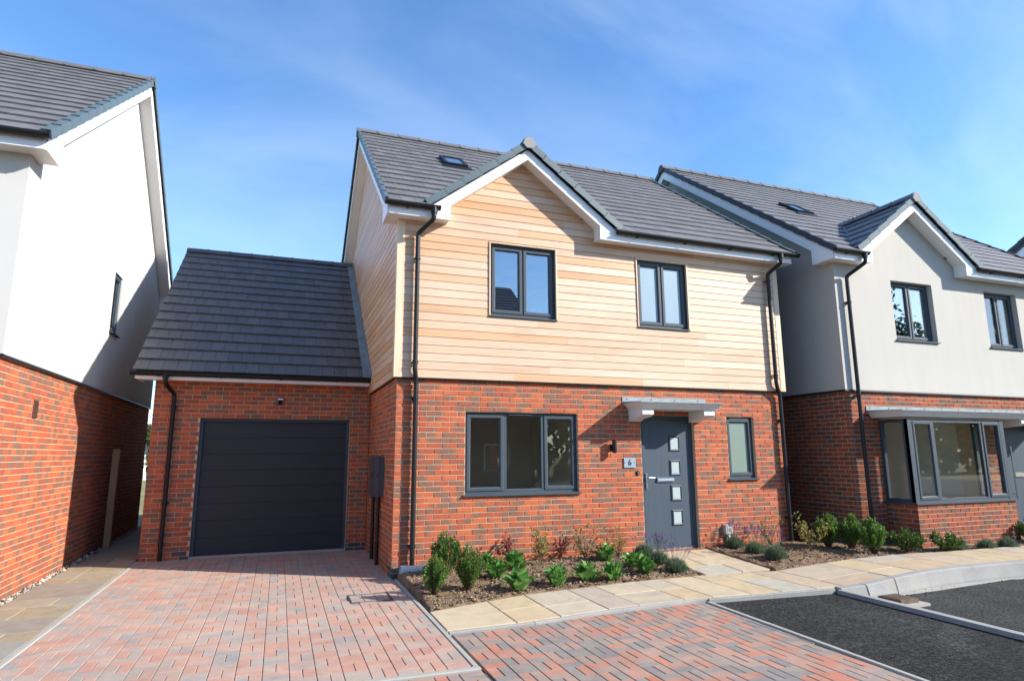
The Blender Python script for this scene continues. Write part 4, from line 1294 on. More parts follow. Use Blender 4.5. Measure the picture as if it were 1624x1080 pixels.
# stone slabs ----------------------------------------------------------------------
def slab_obj(parent, corners, zf_, rng, thick=.05, m='slab'):
    cx = sum(c[0] for c in corners)/4; cy = sum(c[1] for c in corners)/4
    tilt = (rng.uniform(-.003, .003), rng.uniform(-.003, .003)); dz = rng.uniform(-.002, .002)
    pts = []
    for (x, y) in corners:
        dx, dy = cx-x, cy-y; l = math.hypot(dx, dy)
        pts.append((x + dx/l*.008, y + dy/l*.008))
    mb = MB()
    zz = [zf_(x, y) + dz + tilt[0]*(x-cx) + tilt[1]*(y-cy) for x, y in pts]
    lo = [(x-cx, y-cy, z-thick) for (x, y), z in zip(pts, zz)]
    md = [(x-cx, y-cy, z-.006) for (x, y), z in zip(pts, zz)]
    up = [((x-cx)*.984, (y-cy)*.984, z) for (x, y), z in zip(pts, zz)]
    mb.v = lo + md + up
    mb.f = [(8,9,10,11)] + [(4+j,4+(j+1)%4,8+(j+1)%4,8+j) for j in range(4)] + [(j,(j+1)%4,4+(j+1)%4,4+j) for j in range(4)]
    return link('paving_slab', mb.mesh('paving_slab', M[m]), parent, (cx, cy, 0))
rng = random.Random(21)
# garden path and door path
gp = MB()
xs = [.07, .94, 1.36, 1.75, 2.33, 2.97, 3.5, 3.95, 4.4, 5.0]
for xa, xb in zip(xs, xs[1:]):
    i = len(gp.v)
    q = [(xa, lerp_poly(FRONT, xa)), (xb, lerp_poly(FRONT, xb)), (xb, lerp_poly(BED, xb)), (xa, lerp_poly(BED, xa))]
    gp.extrude([(x, y, -.12) for x, y in reversed(q)], (0, 0, .12+.012))
path = struct(gp.build('garden_path', M['sand']))
cols = [.07, .78, 1.27, 1.86, 2.16+.08, 2.85, 3.22, 3.72, 4.13, 4.62, 5.02]
sk = 0.0
for n, (xa, xb) in enumerate(zip(cols, cols[1:])):
    fr_b = lambda x: lerp_poly(FRONT, x)+.004; bk_b = lambda x: lerp_poly(BED, x)
    splits = [0, 1] if n % 3 == 0 else [0, rng.choice([.4, .5, .62]), 1]
    for s0, s1 in zip(splits, splits[1:]):
        Y = lambda x, s: fr_b(x)*(1-s) + bk_b(x)*s
        slab_obj(path, [(xa, Y(xa, s0)), (xb, Y(xb, s0)), (xb, Y(xb, s1)), (xa, Y(xa, s1))], zpath, rng)
dp = MB(); dp.extrude([(3.95, -1.46, -.1), (3.95, -1.46, .03), (3.95, -.06, .115), (3.95, -.06, -.1)], (1.08, 0, 0))
dpath = struct(dp.build('door_path', M['sand']))
ys = [-1.46, -1.02, -.56, -.06]
for k, (ya, yb) in enumerate(zip(ys, ys[1:])):
    xsplit = [3.94, [4.55, 4.30, 4.62][k], 5.02]
    for xa, xb in zip(xsplit, xsplit[1:]):
        slab_obj(dpath, [(xa, ya), (xb, ya), (xb, yb), (xa, yb)], zpath, rng)
# pavement to the right
pvm = MB(); xs = [5.02, 5.4, 6.2, 7.2, 8.6, 10, 12, 14]
KB = [(4.90, -2.66), (5.25, -2.69), (5.75, -2.655), (6.45, -2.53), (7.2, -2.47), (8.0, -2.47), (8.8, -2.51), (9.7, -2.56), (10.6, -2.62), (12.4, -2.73), (15, -2.9)]
for xa, xb in zip(xs, xs[1:]):
    q = [(xa, lerp_poly(KB, xa)), (xb, lerp_poly(KB, xb)), (xb, lerp_poly(BED, xb)), (xa, lerp_poly(BED, xa))]
    pvm.extrude([(x, y, -.12) for x, y in reversed(q)], (0, 0, .155))
pav = struct(pvm.build('pavement', M['sand']))
zpav = lambda x, y: min(.115, .075 + .03*max(0, x-5.0)) if y < -2 else .085 + .005*(x-5)
x = 5.025; n = 0
while x < 13.5:
    w = rng.choice([.45, .6, .6, .75, .9]); xb = min(x+w, 13.5)
    splits = [0, 1] if w < .5 else [0, rng.choice([.35, .5, .65]), 1]
    for s0, s1 in zip(splits, splits[1:]):
        Y = lambda xx, s: (lerp_poly(KB, xx)+.008)*(1-s) + lerp_poly(BED, xx)*s
        slab_obj(pav, [(x, Y(x, s0)), (xb, Y(xb, s0)), (xb, Y(xb, s1)), (x, Y(x, s1))], lambda a, c: .048 + .05*min(1, max(0, a-5)/1.3) + .003*min(8, max(0, a-6)), rng)
    x = xb
# side path by the left house
spb = struct(MB().box(-4.29, -3.49, -4.2, 10.5, -.12, .0).build('side_path', M['sand']))
y = -4.2; k = 0
while y < 10.4:
    d_ = rng.choice([.34, .44, .58, .58]); yb = min(y+d_, 10.5)
    sx = [-4.28, -3.495] if rng.random() < .25 else [-4.28, -4.28 + rng.choice([.30, .42, .50]), -3.495]
    for xa, xb in zip(sx, sx[1:]):
        slab_obj(spb, [(xa, y), (xb, y), (xb, yb), (xa, yb)], lambda a, c: .018 + .006*max(0, c), rng, .05, 'slab_old')
    y = yb

# planting beds -------------------------------------------------------------------
def bed(name, x0, x1, yw, seed, res=.03, ext=0):
    b = MB(); nx = int((x1-x0)/res); ny = 54
    for i in range(nx+1):
        x = x0 + (x1-x0)*i/nx
        e = lerp_poly(BED, x) - .01 + .025*noise.noise(Vector((x*5, seed, 0)))
        w = yw(x)
        for j in range(ny+1):
            y = e + (w-e)*j/ny
            t = j/ny
            n = noise.fractal(Vector((x*3.2, y*3.2, seed)), 1.0, 2.0, 4)*.020 + noise.fractal(Vector((x*16, y*16, seed)), .8, 2.1, 4)*.016
            edge = min(1, j/3, i/2, (nx-i)/2)
            b.v.append((x, y, zsoil(x, y) - .03*(1-edge) + n*edge - (.14 if i in (0, nx) or j == 0 else 0)))
    for i in range(nx):
        for j in range(ny):
            a = i*(ny+1)+j
            b.f.append((a, a+ny+1, a+ny+2, a+1))
    return struct(b.build(name, M['soil'], smooth=True))
bed('soil', .068, 3.955, lambda x: .01, 1.0)
bed('soil', 5.015, 7.7, lambda x: .0 if x < 6.9 else -.1, 4.0)
bed('soil', 7.70, 13.0, lambda x: -.51 if x < 8.44 else (-1.08 if x < 10.95 else -.51), 9.0, .05)
LUMP = None
def lump_data(rng, r):
    v = []; f = [(0,1,2),(0,2,3),(0,3,4),(0,4,1),(5,2,1),(5,3,2),(5,4,3),(5,1,4)]
    for p in ((0,0,1),(1,0,0),(0,1,0),(-1,0,0),(0,-1,0),(0,0,-1)):
        k = r*rng.uniform(.6, 1.25)
        v.append((p[0]*k*1.2, p[1]*k, p[2]*k*.75))
    return v, f
def scatter(name, m, pts, rng, rmin, rmax):
    b = MB()
    for (x, y, z) in pts:
        v, f = lump_data(rng, rng.uniform(rmin, rmax)*rng.choice([.6, .8, 1, 1.5]))
        b.add_mesh(v, f, Matrix.Translation((x, y, z)) @ Matrix.Rotation(rng.uniform(0, 6.28), 4, 'Z') @ Matrix.Rotation(rng.uniform(-.6, .6), 4, 'X'))
    o = b.build(name, m); o['kind'] = 'stuff'
    return o
rng = random.Random(4)
pts = []
for _ in range(3800):
    x = rng.uniform(.12, 3.9); e = lerp_poly(BED, x); y = rng.uniform(e+.01, -.03); pts.append((x, y, zsoil(x, y)+.006))
for _ in range(2600):
    x = rng.uniform(5.06, 12.0); e = lerp_poly(BED, x); hi = -.05 if x < 6.9 else (-.55 if x < 8.44 else -1.12); y = rng.uniform(e+.01, max(hi, e+.05)); pts.append((x, y, zsoil(x, y)+.006))
o = scatter('soil_clods', M['clod'], pts, rng, .008, .02); tag(o, 'crumbly brown soil clods and bark chips covering the planting beds', 'soil clods', None, 'stuff')
pts = []
for _ in range(900):
    y = rng.uniform(-4, 9); pts.append((rng.uniform(-4.395, -4.285), y, .012+.006*max(0, y)))
o = scatter('gravel', M['pebble'], pts, rng, .009, .02); tag(o, 'pale gravel margin along the foot of the left brick wall', 'gravel', None, 'stuff')
struct(MB().box(-4.40, -4.29, -4.2, 10.5, -.12, -.004).build('gravel_margin', M['soil']))
pts = []
for _ in range(420):
    x = 4.97 + 4.5*rng.random()**1.6; y = lerp_poly(KB, x) - .17 - abs(rng.gauss(0, .06)); pts.append((x, y, -.085))
o = scatter('loose_chippings', M['tarmac_old'], pts, rng, .005, .014); tag(o, 'loose dark tarmac chippings gathered beside the kerb', 'chippings', None, 'stuff')

# ------------------------------------------------------------------ plants
def leaf_quad(b, p, d, n, l, w, fold=.0):
    """pointed leaf from p along d, facing n"""
    s = d.cross(n)
    if s.length < 1e-6: return
    s.normalize()
    m = p + d*l*.45
    i = len(b.v)
    a, c = m + s*w/2, m - s*w/2
    t = p + d*l - n*l*.12
    b.v += [tuple(p), tuple(a), tuple(t), tuple(c)]
    b.f.append((i, i+1, i+2, i+3))
def rvec(rng):
    while True:
        v = Vector((rng.uniform(-1,1), rng.uniform(-1,1), rng.uniform(-1,1)))
        if .05 < v.length < 1: return v.normalized()

def upright_bush(h, w, nleaf, lm, rng, leaf=.028, nshoot=60, taper=.5, base=.12, lean=0):
    """bush from many upright shoots, each set with small leaves; returns (foliage mesh, stem mesh)"""
    fo, st = MB(), MB()
    shoots = []
    for k in range(nshoot):
        an = rng.uniform(0, 6.283); rr = math.sqrt(rng.random())
        top = h*(1 - .35*rr*rr)*rng.uniform(.72, 1.06)
        z0 = h*base*rng.uniform(.4, 1.5)
        prof = lambda t: w/2*(.55 + .55*math.sin(min(1, t*1.3)*math.pi*.62)) * (1 - taper*max(0, t-.55))
        p0 = Vector((math.cos(an)*rr*w*.22, math.sin(an)*rr*w*.22, z0*.3))
        shoots.append((an, rr, top, prof))
        pts = []
        for q in range(4):
            t = q/3; R_ = prof(t*top/h)*rr*(.35+.65*t)
            pts.append(Vector((math.cos(an)*R_ + lean*t*h, math.sin(an)*R_, .01 + t*top)))
        st.tube(pts, [.004, .003, .0025, .0015], 4, False)
        m = max(6, int(nleaf/nshoot))
        for q in range(m):
            t = (base + (1-base)*math.sqrt(rng.random())) if rr > .3 else rng.uniform(.4, 1)
            seg = t*3; a = min(2, int(seg)); fr = seg-a
            p = pts[a].lerp(pts[a+1], fr) + rvec(rng)*leaf*.5
            out = Vector((math.cos(an), math.sin(an), 0))*rng.uniform(.1, 1.0) + Vector((0, 0, rng.uniform(.1, 1.0))) + rvec(rng)*.6
            d = out.normalized(); nrm = (Vector((0,0,1))*.6 + rvec(rng)*.9 + out*.3); nrm = (nrm - d*nrm.dot(d)).normalized()
            leaf_quad(fo, p, d, nrm, leaf*rng.uniform(.7, 1.25), leaf*.55*rng.uniform(.7, 1.2))
    return fo, st
def place_bush(fo, st, fm, name, label, cat, loc, rz=0, sc=1, group=None):
    t = thing(name, label, cat, loc, rz, group)
    t.scale = (sc, sc, sc)
    link('foliage', fo, t); link('stem', st, t)
    return t
rng = random.Random(77)
def bush_mesh(nm, *a, **k):
    fm = k.pop('fm')
    fo, st = upright_bush(*a, rng=rng, **k)
    return fo.mesh(nm + '_foliage', M[fm]), st.mesh(nm + '_stem', M['stem'])
boxA = bush_mesh('box', .54, .36, 4200, None, fm='box_leaf', leaf=.032, nshoot=60, taper=.8)
boxB = bush_mesh('box', .62, .42, 5200, None, fm='conifer_leaf', leaf=.032, nshoot=70, taper=.6)
boxC = bush_mesh('box', .54, .38, 4600, None, fm='box_leaf', leaf=.033, nshoot=60, taper=.25, base=.18)
G1 = 'upright evergreen shrubs'
def zs(x, y): return zsoil(x, y) - .008
spots = [
 (boxA, .26, -1.42, .82, 'small light green upright shrub at the corner of the soil bed beside the driveway'),
 (boxB, .62, -.52, .88, 'dark upright shrub against the brick wall near the black downpipe, behind the other two'),
 (boxB, .70, -1.30, .83, 'bushy upright shrub standing beside the small light green one at the bed edge'),
 (boxC, 6.98, -.62, .98, 'upright evergreen shrub nearest the right downpipe, in the gap between the houses'),
 (boxC, 7.28, -.80, 1.0, 'rounded upright shrub in front of the dark brick side wall of the rendered house'),
 (boxC, 7.34, -1.16, .98, 'upright shrub at the brick corner of the rendered house beside its downpipe'),
]
for i, (me, x, y, sc, lab) in enumerate(spots):
    place_bush(me[0], me[1], None, 'evergreen_shrub', lab, 'shrub', (x, y, zs(x, y)), i*1.3, sc, G1)

# bergenias: rosettes of big glossy leaves, each leaf a part
def big_leaf_mesh(rng, L, Wd):
    b = MB(); n = 6
    rows = []
    curl = rng.uniform(.15, .55)
    for i in range(n+1):
        t = i/n
        w = Wd/2*math.sin(math.pi*min(1, .06 + t*.97))**.6 * (1 if t < .97 else .4)
        y = L*t; z = L*(.18*math.sin(t*2.2) - curl*t*t*.5)
        r = []
        for s in (-1, -.5, 0, .5, 1):
            r.append((s*w, y, z + abs(s)*w*.28 + .006*math.sin(t*11 + s*3)))
        rows.append(r)
    for r in rows: b.v += r
    for i in range(n):
        for j in range(4):
            a = i*5+j; b.f.append((a, a+1, a+6, a+5))
    i = len(b.v)
    b.tube([(0, -.06, -.012), (0, 0, 0), (0, L*.4, L*.10)], [.005, .004, .002], 5)
    return b.mesh('leaf', M['berg_leaf'], smooth=True)
LEAVES = [big_leaf_mesh(rng, L, Wd) for L, Wd in ((.15, .10), (.17, .115), (.13, .095), (.16, .10), (.11, .08))]
def bergenia(x, y, sc, label, seed, n=20):
    rg = random.Random(seed)
    t = thing('bergenia', label, 'plant', (x, y, zs(x, y)), rg.uniform(0, 6), 'low broad leaved plants in the soil bed')
    t.scale = (sc, sc, sc)
    for k in range(n):
        an = k*2.399 + rg.uniform(-.3, .3); f = k/n
        tilt = R(12 + 62*(1-f)) * -1
        d = .015 + .05*(1-f)
        o = link('leaf', rg.choice(LEAVES), t, (-math.sin(an)*d, math.cos(an)*d, .02 + .05*f), (R(34 + 48*f) + rg.uniform(-.18, .18), rg.uniform(-.35, .35), an))
    return t
bspots = [(1.28, -.24, .75, 'small low leafy plant by the wall behind the shrubs at the bed left end'),
 (1.20, -.85, .95, 'broad leaved plant just right of the tall bushy shrub'),
 (1.60, -.50, 1.0, 'broad leaved plant behind the front row, left of the tall red-tipped stems'),
 (1.26, -1.50, 1.05, 'glossy broad leaved plant nearest the pale path slabs, left end of the front row'),
 (1.80, -1.40, 1.0, 'broad leaved plant second from left in the row along the path slabs'),
 (2.26, -1.32, 1.0, 'broad leaved plant in the middle of the row along the path slabs'),
 (3.02, -.40, 1.0, 'broad leaved plant under the number plate, set back towards the wall'),
 (2.60, -1.36, .92, 'broad leaved plant with yellowing lower leaf, second from right in the front row'),
 (3.20, -.86, 1.0, 'broad leaved plant with one pale leaf, behind the rightmost of the front row'),
 (3.18, -1.20, .95, 'broad leaved plant at the right end of the front row beside the lavender')]
for i, (x, y, sc, lab) in enumerate(bspots): bergenia(x, y, sc*1.24, lab, 40+i)

# lavender: domes of fine grey-green needles, some with flower stalks
def lavender_mesh(rg, h, w, n, flowers, stalk):
    fo, fl, st = MB(), MB(), MB()
    for k in range(n):
        an = rg.uniform(0, 6.283); el = math.asin(rg.uniform(.05, 1))
        d = Vector((math.cos(an)*math.cos(el)*w/2, math.sin(an)*math.cos(el)*w/2, math.sin(el)*h))
        d = d*rg.uniform(.75, 1.08)
        p0 = d*rg.uniform(.25, .75) + Vector((0, 0, .01))
        dd = (d.normalized()*.8 + Vector((0,0,.5)) + rvec(rg)*.25).normalized()
        s = dd.cross(rvec(rg)).normalized()
        L = rg.uniform(.05, .085); wd = .0042
        i = len(fo.v)
        fo.v += [tuple(p0 - s*wd), tuple(p0 + s*wd), tuple(p0 + dd*L + s*wd*.3), tuple(p0 + dd*L - s*wd*.3)]
        fo.f.append((i, i+1, i+2, i+3))
    for k in range(flowers):
        an = rg.uniform(0, 6.283); el = R(rg.uniform(35, 88))
        d = Vector((math.cos(an)*math.cos(el), math.sin(an)*math.cos(el), math.sin(el)))
        a = Vector((d.x*w*.3, d.y*w*.3, h*.6)); L = stalk*rg.uniform(.7, 1.15)
        e = a + (d + Vector((0,0,.6))).normalized()*L
        st.tube([a, (a+e)/2 + rvec(rg)*.008, e], .0013, 3, False)
        for q in range(16):
            p = e + (e-a).normalized()*(q/16*.05) ; dr = (rvec(rg) + Vector((0,0,.6))).normalized()
            nn = rvec(rg); nn = (nn - dr*nn.dot(dr)).normalized()
            leaf_quad(fl, p, dr, nn, .014, .009)
    return fo.mesh('lavender_foliage', M['lav_leaf']), (st.mesh('lavender_stalk', M['lav_leaf']), fl.mesh('lavender_flower', M['lav_flower'])) if flowers else None
rg = random.Random(5)
lavA = lavender_mesh(rg, .17, .32, 2400, 18, .20)
lavB = lavender_mesh(rg, .17, .33, 2500, 46, .26)
lavC = lavender_mesh(rg, .17, .29, 2100, 0, .2)
lspots = [(lavA, 3.72, -.30, 1.0, 'lavender clump at the wall, left of the front door step'),
 (lavB, 3.66, -.78, 1.0, 'lavender clump with tall purple stalks halfway along the door path edge'),
 (lavA, 3.62, -1.25, 1.05, 'lavender clump with dark stalks at the outer corner of the bed by the path'),
 (lavB, 5.48, -.18, 1.0, 'lavender with many purple flowers below the small grey box on the wall'),
 (lavB, 5.50, -.62, 1.0, 'lavender mound in the middle of the row right of the door path'),
 (lavA, 5.50, -1.05, 1.15, 'largest lavender mound, nearest the slabs right of the door path'),
 (lavC, 8.86, -1.40, 1.1, 'grey lavender mound beside the bronze tipped bush under the bay window'),
 (lavC, 9.46, -1.46, 1.0, 'round grey lavender mound under the middle of the bay window'),
 (lavC, 9.92, -1.50, 1.05, 'grey lavender mound under the right end of the bay window')]
for i, (me, x, y, sc, lab) in enumerate(lspots):
    t = thing('lavender', lab, 'lavender', (x, y, zs(x, y)), i*1.7, 'lavender clumps')
    t.scale = (sc, sc, sc)
    link('foliage', me[0], t)
    if me[1]:
        for nm, mm in (('stalk', me[1][0]), ('flower', me[1][1])): link(nm, mm, t)['kind'] = 'stuff'

# thin young shrubs with sparse leaves
def sparse_shrub(rg, h, spread, nst, leaves, lm, leaf=.035):
    st, fo = MB(), MB()
    for k in range(nst):
        an = rg.uniform(0, 6.283); top = Vector((math.cos(an)*spread*rg.uniform(.2, 1), math.sin(an)*spread*rg.uniform(.2, 1), h*rg.uniform(.6, 1.05)))
        pts = [Vector((rg.uniform(-.02,.02), rg.uniform(-.02,.02), 0)), top*.45 + Vector((0,0,h*.1)) + rvec(rg)*.02, top]
        st.tube(pts, [.004, .003, .0015], 4, False)
        for q in range(leaves):
            t = rg.uniform(.25, 1.0)
            p = (pts[0].lerp(pts[1], t*2) if t < .5 else pts[1].lerp(pts[2], (t-.5)*2))
            sd = (rvec(rg) + Vector((0,0,.3))).normalized(); tip = p + sd*rg.uniform(.02, .08)
            st.tube([p, tip], .001, 3, False)
            for z in range(3):
                d = (sd + rvec(rg)*.8).normalized(); nn = rvec(rg) + Vector((0,0,.8)); nn = (nn - d*nn.dot(d)).normalized()
                leaf_quad(fo, tip, d, nn, leaf*rg.uniform(.6, 1.2), leaf*.5)
    return fo.mesh('leaf_spray', M[lm]), st.mesh('stem', M['stem'])
rg = random.Random(15)
rA = sparse_shrub(rg, .50, .16, 9, 14, 'rose_leaf', .042); rB = sparse_shrub(rg, .40, .15, 9, 13, 'rose_red', .038); rC = sparse_shrub(rg, .48, .22, 9, 12, 'rose_leaf', .038); rD = sparse_shrub(rg, .50, .34, 12, 14, 'rose_leaf', .045)
rspots = [(rB, 1.60, -.22, 1.0, 'small dark red leaved shrub against the wall under the big window'),
 (rA, 2.02, -.38, 1.0, 'tall thin yellow-green shrub with red tips under the big window'),
 (rB, 2.38, -.20, .9, 'purple leaved twiggy shrub between the two taller yellow-green ones'),
 (rC, 2.78, -.22, 1.0, 'yellow-green twiggy shrub left of the wall lamp, against the brick'),
 (rC, 3.32, -.20, .85, 'sparse small yellow-green shrub below the doorbell'),
 (rD, 6.50, -.72, 1.05, 'spreading yellow-green shrub in front of the right downpipe'),
 (rC, 6.12, -.26, .95, 'thin yellow-green shrub between the lavender and the right downpipe')]
for i, (me, x, y, sc, lab) in enumerate(rspots):
    t = thing('young_shrub', lab, 'shrub', (x, y, zs(x, y)), i*2.1, 'thin young shrubs against the wall')
    t.scale = (sc, sc, sc)
    link('leaf_spray', me[0], t)['kind'] = 'stuff'; link('stem', me[1], t)
# wider bushes under the bay
bw1 = bush_mesh('bay_bush', .36, .46, 2000, None, fm='bush_leaf', leaf=.04, nshoot=40, taper=.2)
bw2 = bush_mesh('bay_bush', .34, .46, 1500, None, fm='bush_leaf', leaf=.042, nshoot=30, taper=.0)
for me, x, y, sc, lab in ((bw1, 7.98, -1.22, 1.0, 'wide dark green bush in the corner left of the bay brickwork'), (bw2, 8.60, -1.42, .98, 'low bush with bronze tipped leaves in front of the bay brickwork'), (bw1, 11.0, -1.25, 1.2, 'tall green bush beside the door of the rendered house at the right edge')):
    place_bush(me[0], me[1], None, 'bushy_shrub', lab, 'shrub', (x, y, zs(x, y)), 1.0, sc, 'bushes in front of the rendered house')

# ------------------------------------------------------------------ fittings hung on the walls and small things
t = thing('wall_lamp', 'small black up and down lamp on the brick wall left of the front door', 'lamp', (3.40, 0, 1.74))
MB().box(-.035, .035, -.02, .0, -.05, .05).build('back_plate', M['black'], t)
MB().box(-.03, .03, -.055, -.02, -.03, .03).build('arm', M['black'], t)
MB().tube([(0, -.085, -.09), (0, -.085, .11)], .036, 16).build('lamp_body', M['black'], t)
MB().tube([(0, -.085, -.094), (0, -.085, -.0905)], .027, 14).build('lens', M['lens'], t)
t = thing('number_plate', 'square pale glass house number plate reading 6 on the brick', 'house number', (3.705, 0, 1.50))
MB().box(-.105, .105, -.016, -.010, -.078, .078).build('plate', M['plate'], t)
six = MB()
def arc(cx, cz, r, a0, a1, n): return [(cx + r*math.cos(R(a0 + (a1-a0)*k/n)), -.020, cz + r*math.sin(R(a0 + (a1-a0)*k/n))) for k in range(n+1)]
six.tube(arc(0, -.016, .021, 0, 360, 16), .0052, 6, False)
six.tube([(-.021, -.020, -.012), (-.018, -.020, .012), (-.006, -.020, .034), (.008, -.020, .046)], .0052, 6)
six.build('digit', M['black'], t)
for sx in (-.085, .085): MB().tube([(sx, -.0, 0), (sx, -.021, 0)], .008, 10).build('stand_off', M['chrome'], t)
t = thing('doorbell', 'round chrome doorbell push on the brick left of the front door', 'doorbell', (3.845, 0, 1.335))
MB().tube([(0, 0, 0), (0, -.012, 0), (0, -.018, 0)], [.036, .036, .028], 16).build('surround', M['black'], t)
MB().tube([(0, -.018, 0), (0, -.026, 0)], .017, 14).build('button', M['chrome'], t)
t = thing('junction_box', 'small grey cable box on the wall right of the door with a pale pipe below', 'cable box', (5.50, 0, .40))
MB().box(-.075, .075, -.06, .0, -.06, .075).extrude([(-.08, -.066, .075), (-.08, 0, .075), (-.08, 0, .09), (-.08, -.066, .083)], (.16, 0, 0)).build('box_body', M['grey_box'], t)
MB().tube([(-.01, -.03, -.06), (0, -.035, -.12), (.02, -.06, -.29)], .019, 10).build('conduit', M['white'], t)
t = thing('security_light', 'small black security light with a bright lens above the garage door', 'security light', (-1.53, GY, 2.565))
MB().box(-.03, .03, -.03, 0, -.05, .03).build('mount', M['black'], t)
MB().extrude([(-.055, -.03, .05), (-.055, -.12, .03), (-.055, -.125, .0), (-.055, -.03, -.01)], (.11, 0, 0)).build('lamp_head', M['black'], t)
MB().extrude([(-.045, -.122, .026), (-.045, -.128, .004), (-.045, -.10, -.006), (-.045, -.06, -.004)], (.09, 0, 0)).build('lens', M['lens'], t)
MB().tube([(0, -.05, -.04), (0, -.065, -.065)], [.02, .026], 10).build('sensor', M['black'], t)
for i, (yc, lab) in enumerate(((1.62, 'tall grey meter box on the brick side wall, the one nearer the garage'), (1.08, 'tall grey meter box on the brick side wall, the one nearer the house corner'))):
    t = thing('meter_box', lab, 'meter box', (0, yc, 1.32), 0, 'meter boxes on the side wall')
    MB().box(-.075, 0, -.215, .215, -.30, .29).build('box_body', M['petrol'], t)
    MB().box(-.092, -.0755, -.225, .225, -.31, .30).build('box_door', M['petrol'], t)
    MB().box(-.10, -.0925, -.19, -.165, -.02, .03).build('lock', M['black'], t)
    MB().tube([(-.04, .02, -.30), (-.04, .02, -1.31)], .028, 10).build('conduit', M['black'], t)
t = thing('drain_pipe_piece', 'short cream plastic drain pipe lying on the soil at the downpipe foot', 'pipe', (.27, -.22, .150))
pp = MB(); pp.tube([(-.16, .0, .0), (.17, .015, -.004)], .05, 16, False); pp.tube([(-.155, .0, .0), (.168, .015, -.004)], .045, 16, False); pp.build('pipe', M['grey_box'], t)
MB().tube([(-.19, -.0015, .0), (-.10, .003, -.001)], .058, 16, False).build('collar', M['grey_box'], t)
t = thing('drain_cover', 'recessed drain cover filled with pavers in the driveway', 'drain cover', ((drain_rect[0]+drain_rect[1])/2, (drain_rect[2]+drain_rect[3])/2, .012))
w_, l_ = (drain_rect[1]-drain_rect[0])/2, (drain_rect[3]-drain_rect[2])/2
fr = MB()
for (a, c, d_, e) in ((-w_, w_, -l_, -l_+.007), (-w_, w_, l_-.007, l_), (-w_, -w_+.007, -l_+.007, l_-.007), (w_-.007, w_, -l_+.007, l_-.007)): fr.box(a, c, d_, e, -.05, .002)
fr.build('frame', M['petrol'], t)
fr = MB(); s_ = .012
for (a, c, d_, e) in ((-w_+s_, w_-s_, -l_+s_, -l_+s_+.004), (-w_+s_, w_-s_, l_-s_-.007, l_-s_), (-w_+s_, -w_+s_+.007, -l_+s_+.007, l_-s_-.007), (w_-s_-.007, w_-s_, -l_+s_+.007, l_-s_-.007)): fr.box(a, c, d_, e, -.04, .002)
fr.box(-w_+.012, w_-.012, -l_+.012, l_-.012, -.06, -.035)
fr.build('tray', M['petrol'], t)
nx_, ny_ = 3, 4
cw, cl = (2*w_-2*s_-.016)/nx_, (2*l_-2*s_-.016)/ny_
for i in range(nx_):
    for j in range(ny_):
        me, dat = paver_mesh(cw, cl, M['paver'])
        link('paver', me, t, (-w_+s_+.008+cw*(i+.5), -l_+s_+.008+cl*(j+.5), 0))
t = thing('manhole_cover', 'raised rusty square manhole cover in a pale concrete surround on the road', 'manhole cover', (5.36, -3.12, -.085), .04)
MB().extrude([(-.30, -.34, 0), (.34, -.34, 0), (.34, .28, 0), (-.30, .28, 0)], (0, 0, .028)).build('surround', M['concrete'], t)
MB().box(-.22, .22, -.22, .22, .0285, .068).build('frame', M['iron'], t)
mc = MB(); mc.box(-.195, .195, -.195, .195, .0685, .074)
for i in range(6):
    for j in range(6):
        mc.box(-.175+i*.06, -.145+i*.06, -.175+j*.06, -.145+j*.06, .0742, .079)
mc.build('lid', M['iron'], t); t_mc = t
t = tag(MB().box(-.05, .05, -.05, .05, -.1, 1.76).build('timber_post', M['post'], None, loc=(-4.26, 4.45, 0)), 'square timber fence post standing against the shaded brick wall', 'post')
t_mc.scale = (.66, .66, 1)
# bin beyond the gap
t = thing('wheelie_bin', 'dark bin with blue lid seen through the gap left of the garage', 'bin', (-4.02, 8.6, .06))
MB().extrude([(-.24, -.30, .08), (.24, -.30, .08), (.24, .28, .08), (-.24, .28, .08)], (0, -.02, .86)).build('bin_body', M['bin'], t)
MB().extrude([(-.29, -.38, .945), (-.29, -.36, 1.0), (-.29, .0, 1.04), (-.29, .30, .99), (-.29, .30, .945)], (.58, 0, 0)).build('lid', M['blue'], t)
for s in (-1, 1): MB().tube([(s*.22, .28, .10), (s*.29, .28, .10)], .10, 14).build('wheel', M['black'], t)

# ------------------------------------------------------------------ trees, far hedge, neighbours beyond
def tree(name, label, x, y, h, cw, bark, lm, rg, nleaf=6000, leaf=.16, trunk=.12, clear=.3):
    t = thing(name, label, 'tree', (x, y, -.15))
    tr, fo = MB(), MB()
    tr.tube([(0,0,0), (rg.uniform(-.1,.1), 0, h*.35), (rg.uniform(-.15,.15), rg.uniform(-.1,.1), h*.9)], [trunk, trunk*.75, trunk*.15], 8)
    clumps = []
    for k in range(26):
        z = h*(clear + (1-clear)*rg.random()); an = rg.uniform(0, 6.283)
        f = (z/h-clear)/(1-clear); rr = cw/2*(math.sin(math.pi*min(1, .18+f*.82)))**.8*rg.uniform(.3, 1)
        c = Vector((math.cos(an)*rr, math.sin(an)*rr, z)); clumps.append((c, cw*.13*rg.uniform(.6, 1.3)))
        tr.tube([(0,0,z*.72), tuple(c*.5 + Vector((0,0,z*.42))), tuple(c)], [trunk*.3, trunk*.18, trunk*.05], 5, False)
    for k in range(nleaf):
        c, r_ = rg.choice(clumps)
        p = c + rvec(rg)*r_*rg.random()**.4*1.5
        d = rvec(rg); n = rvec(rg); n = (n - d*n.dot(d)).normalized()
        leaf_quad(fo, p, d, n, leaf*rg.uniform(.6, 1.3), leaf*.7)
    tr.build('trunk', M[bark], t); fo.build('crown', M[lm], t)
    return t
rg = random.Random(31)
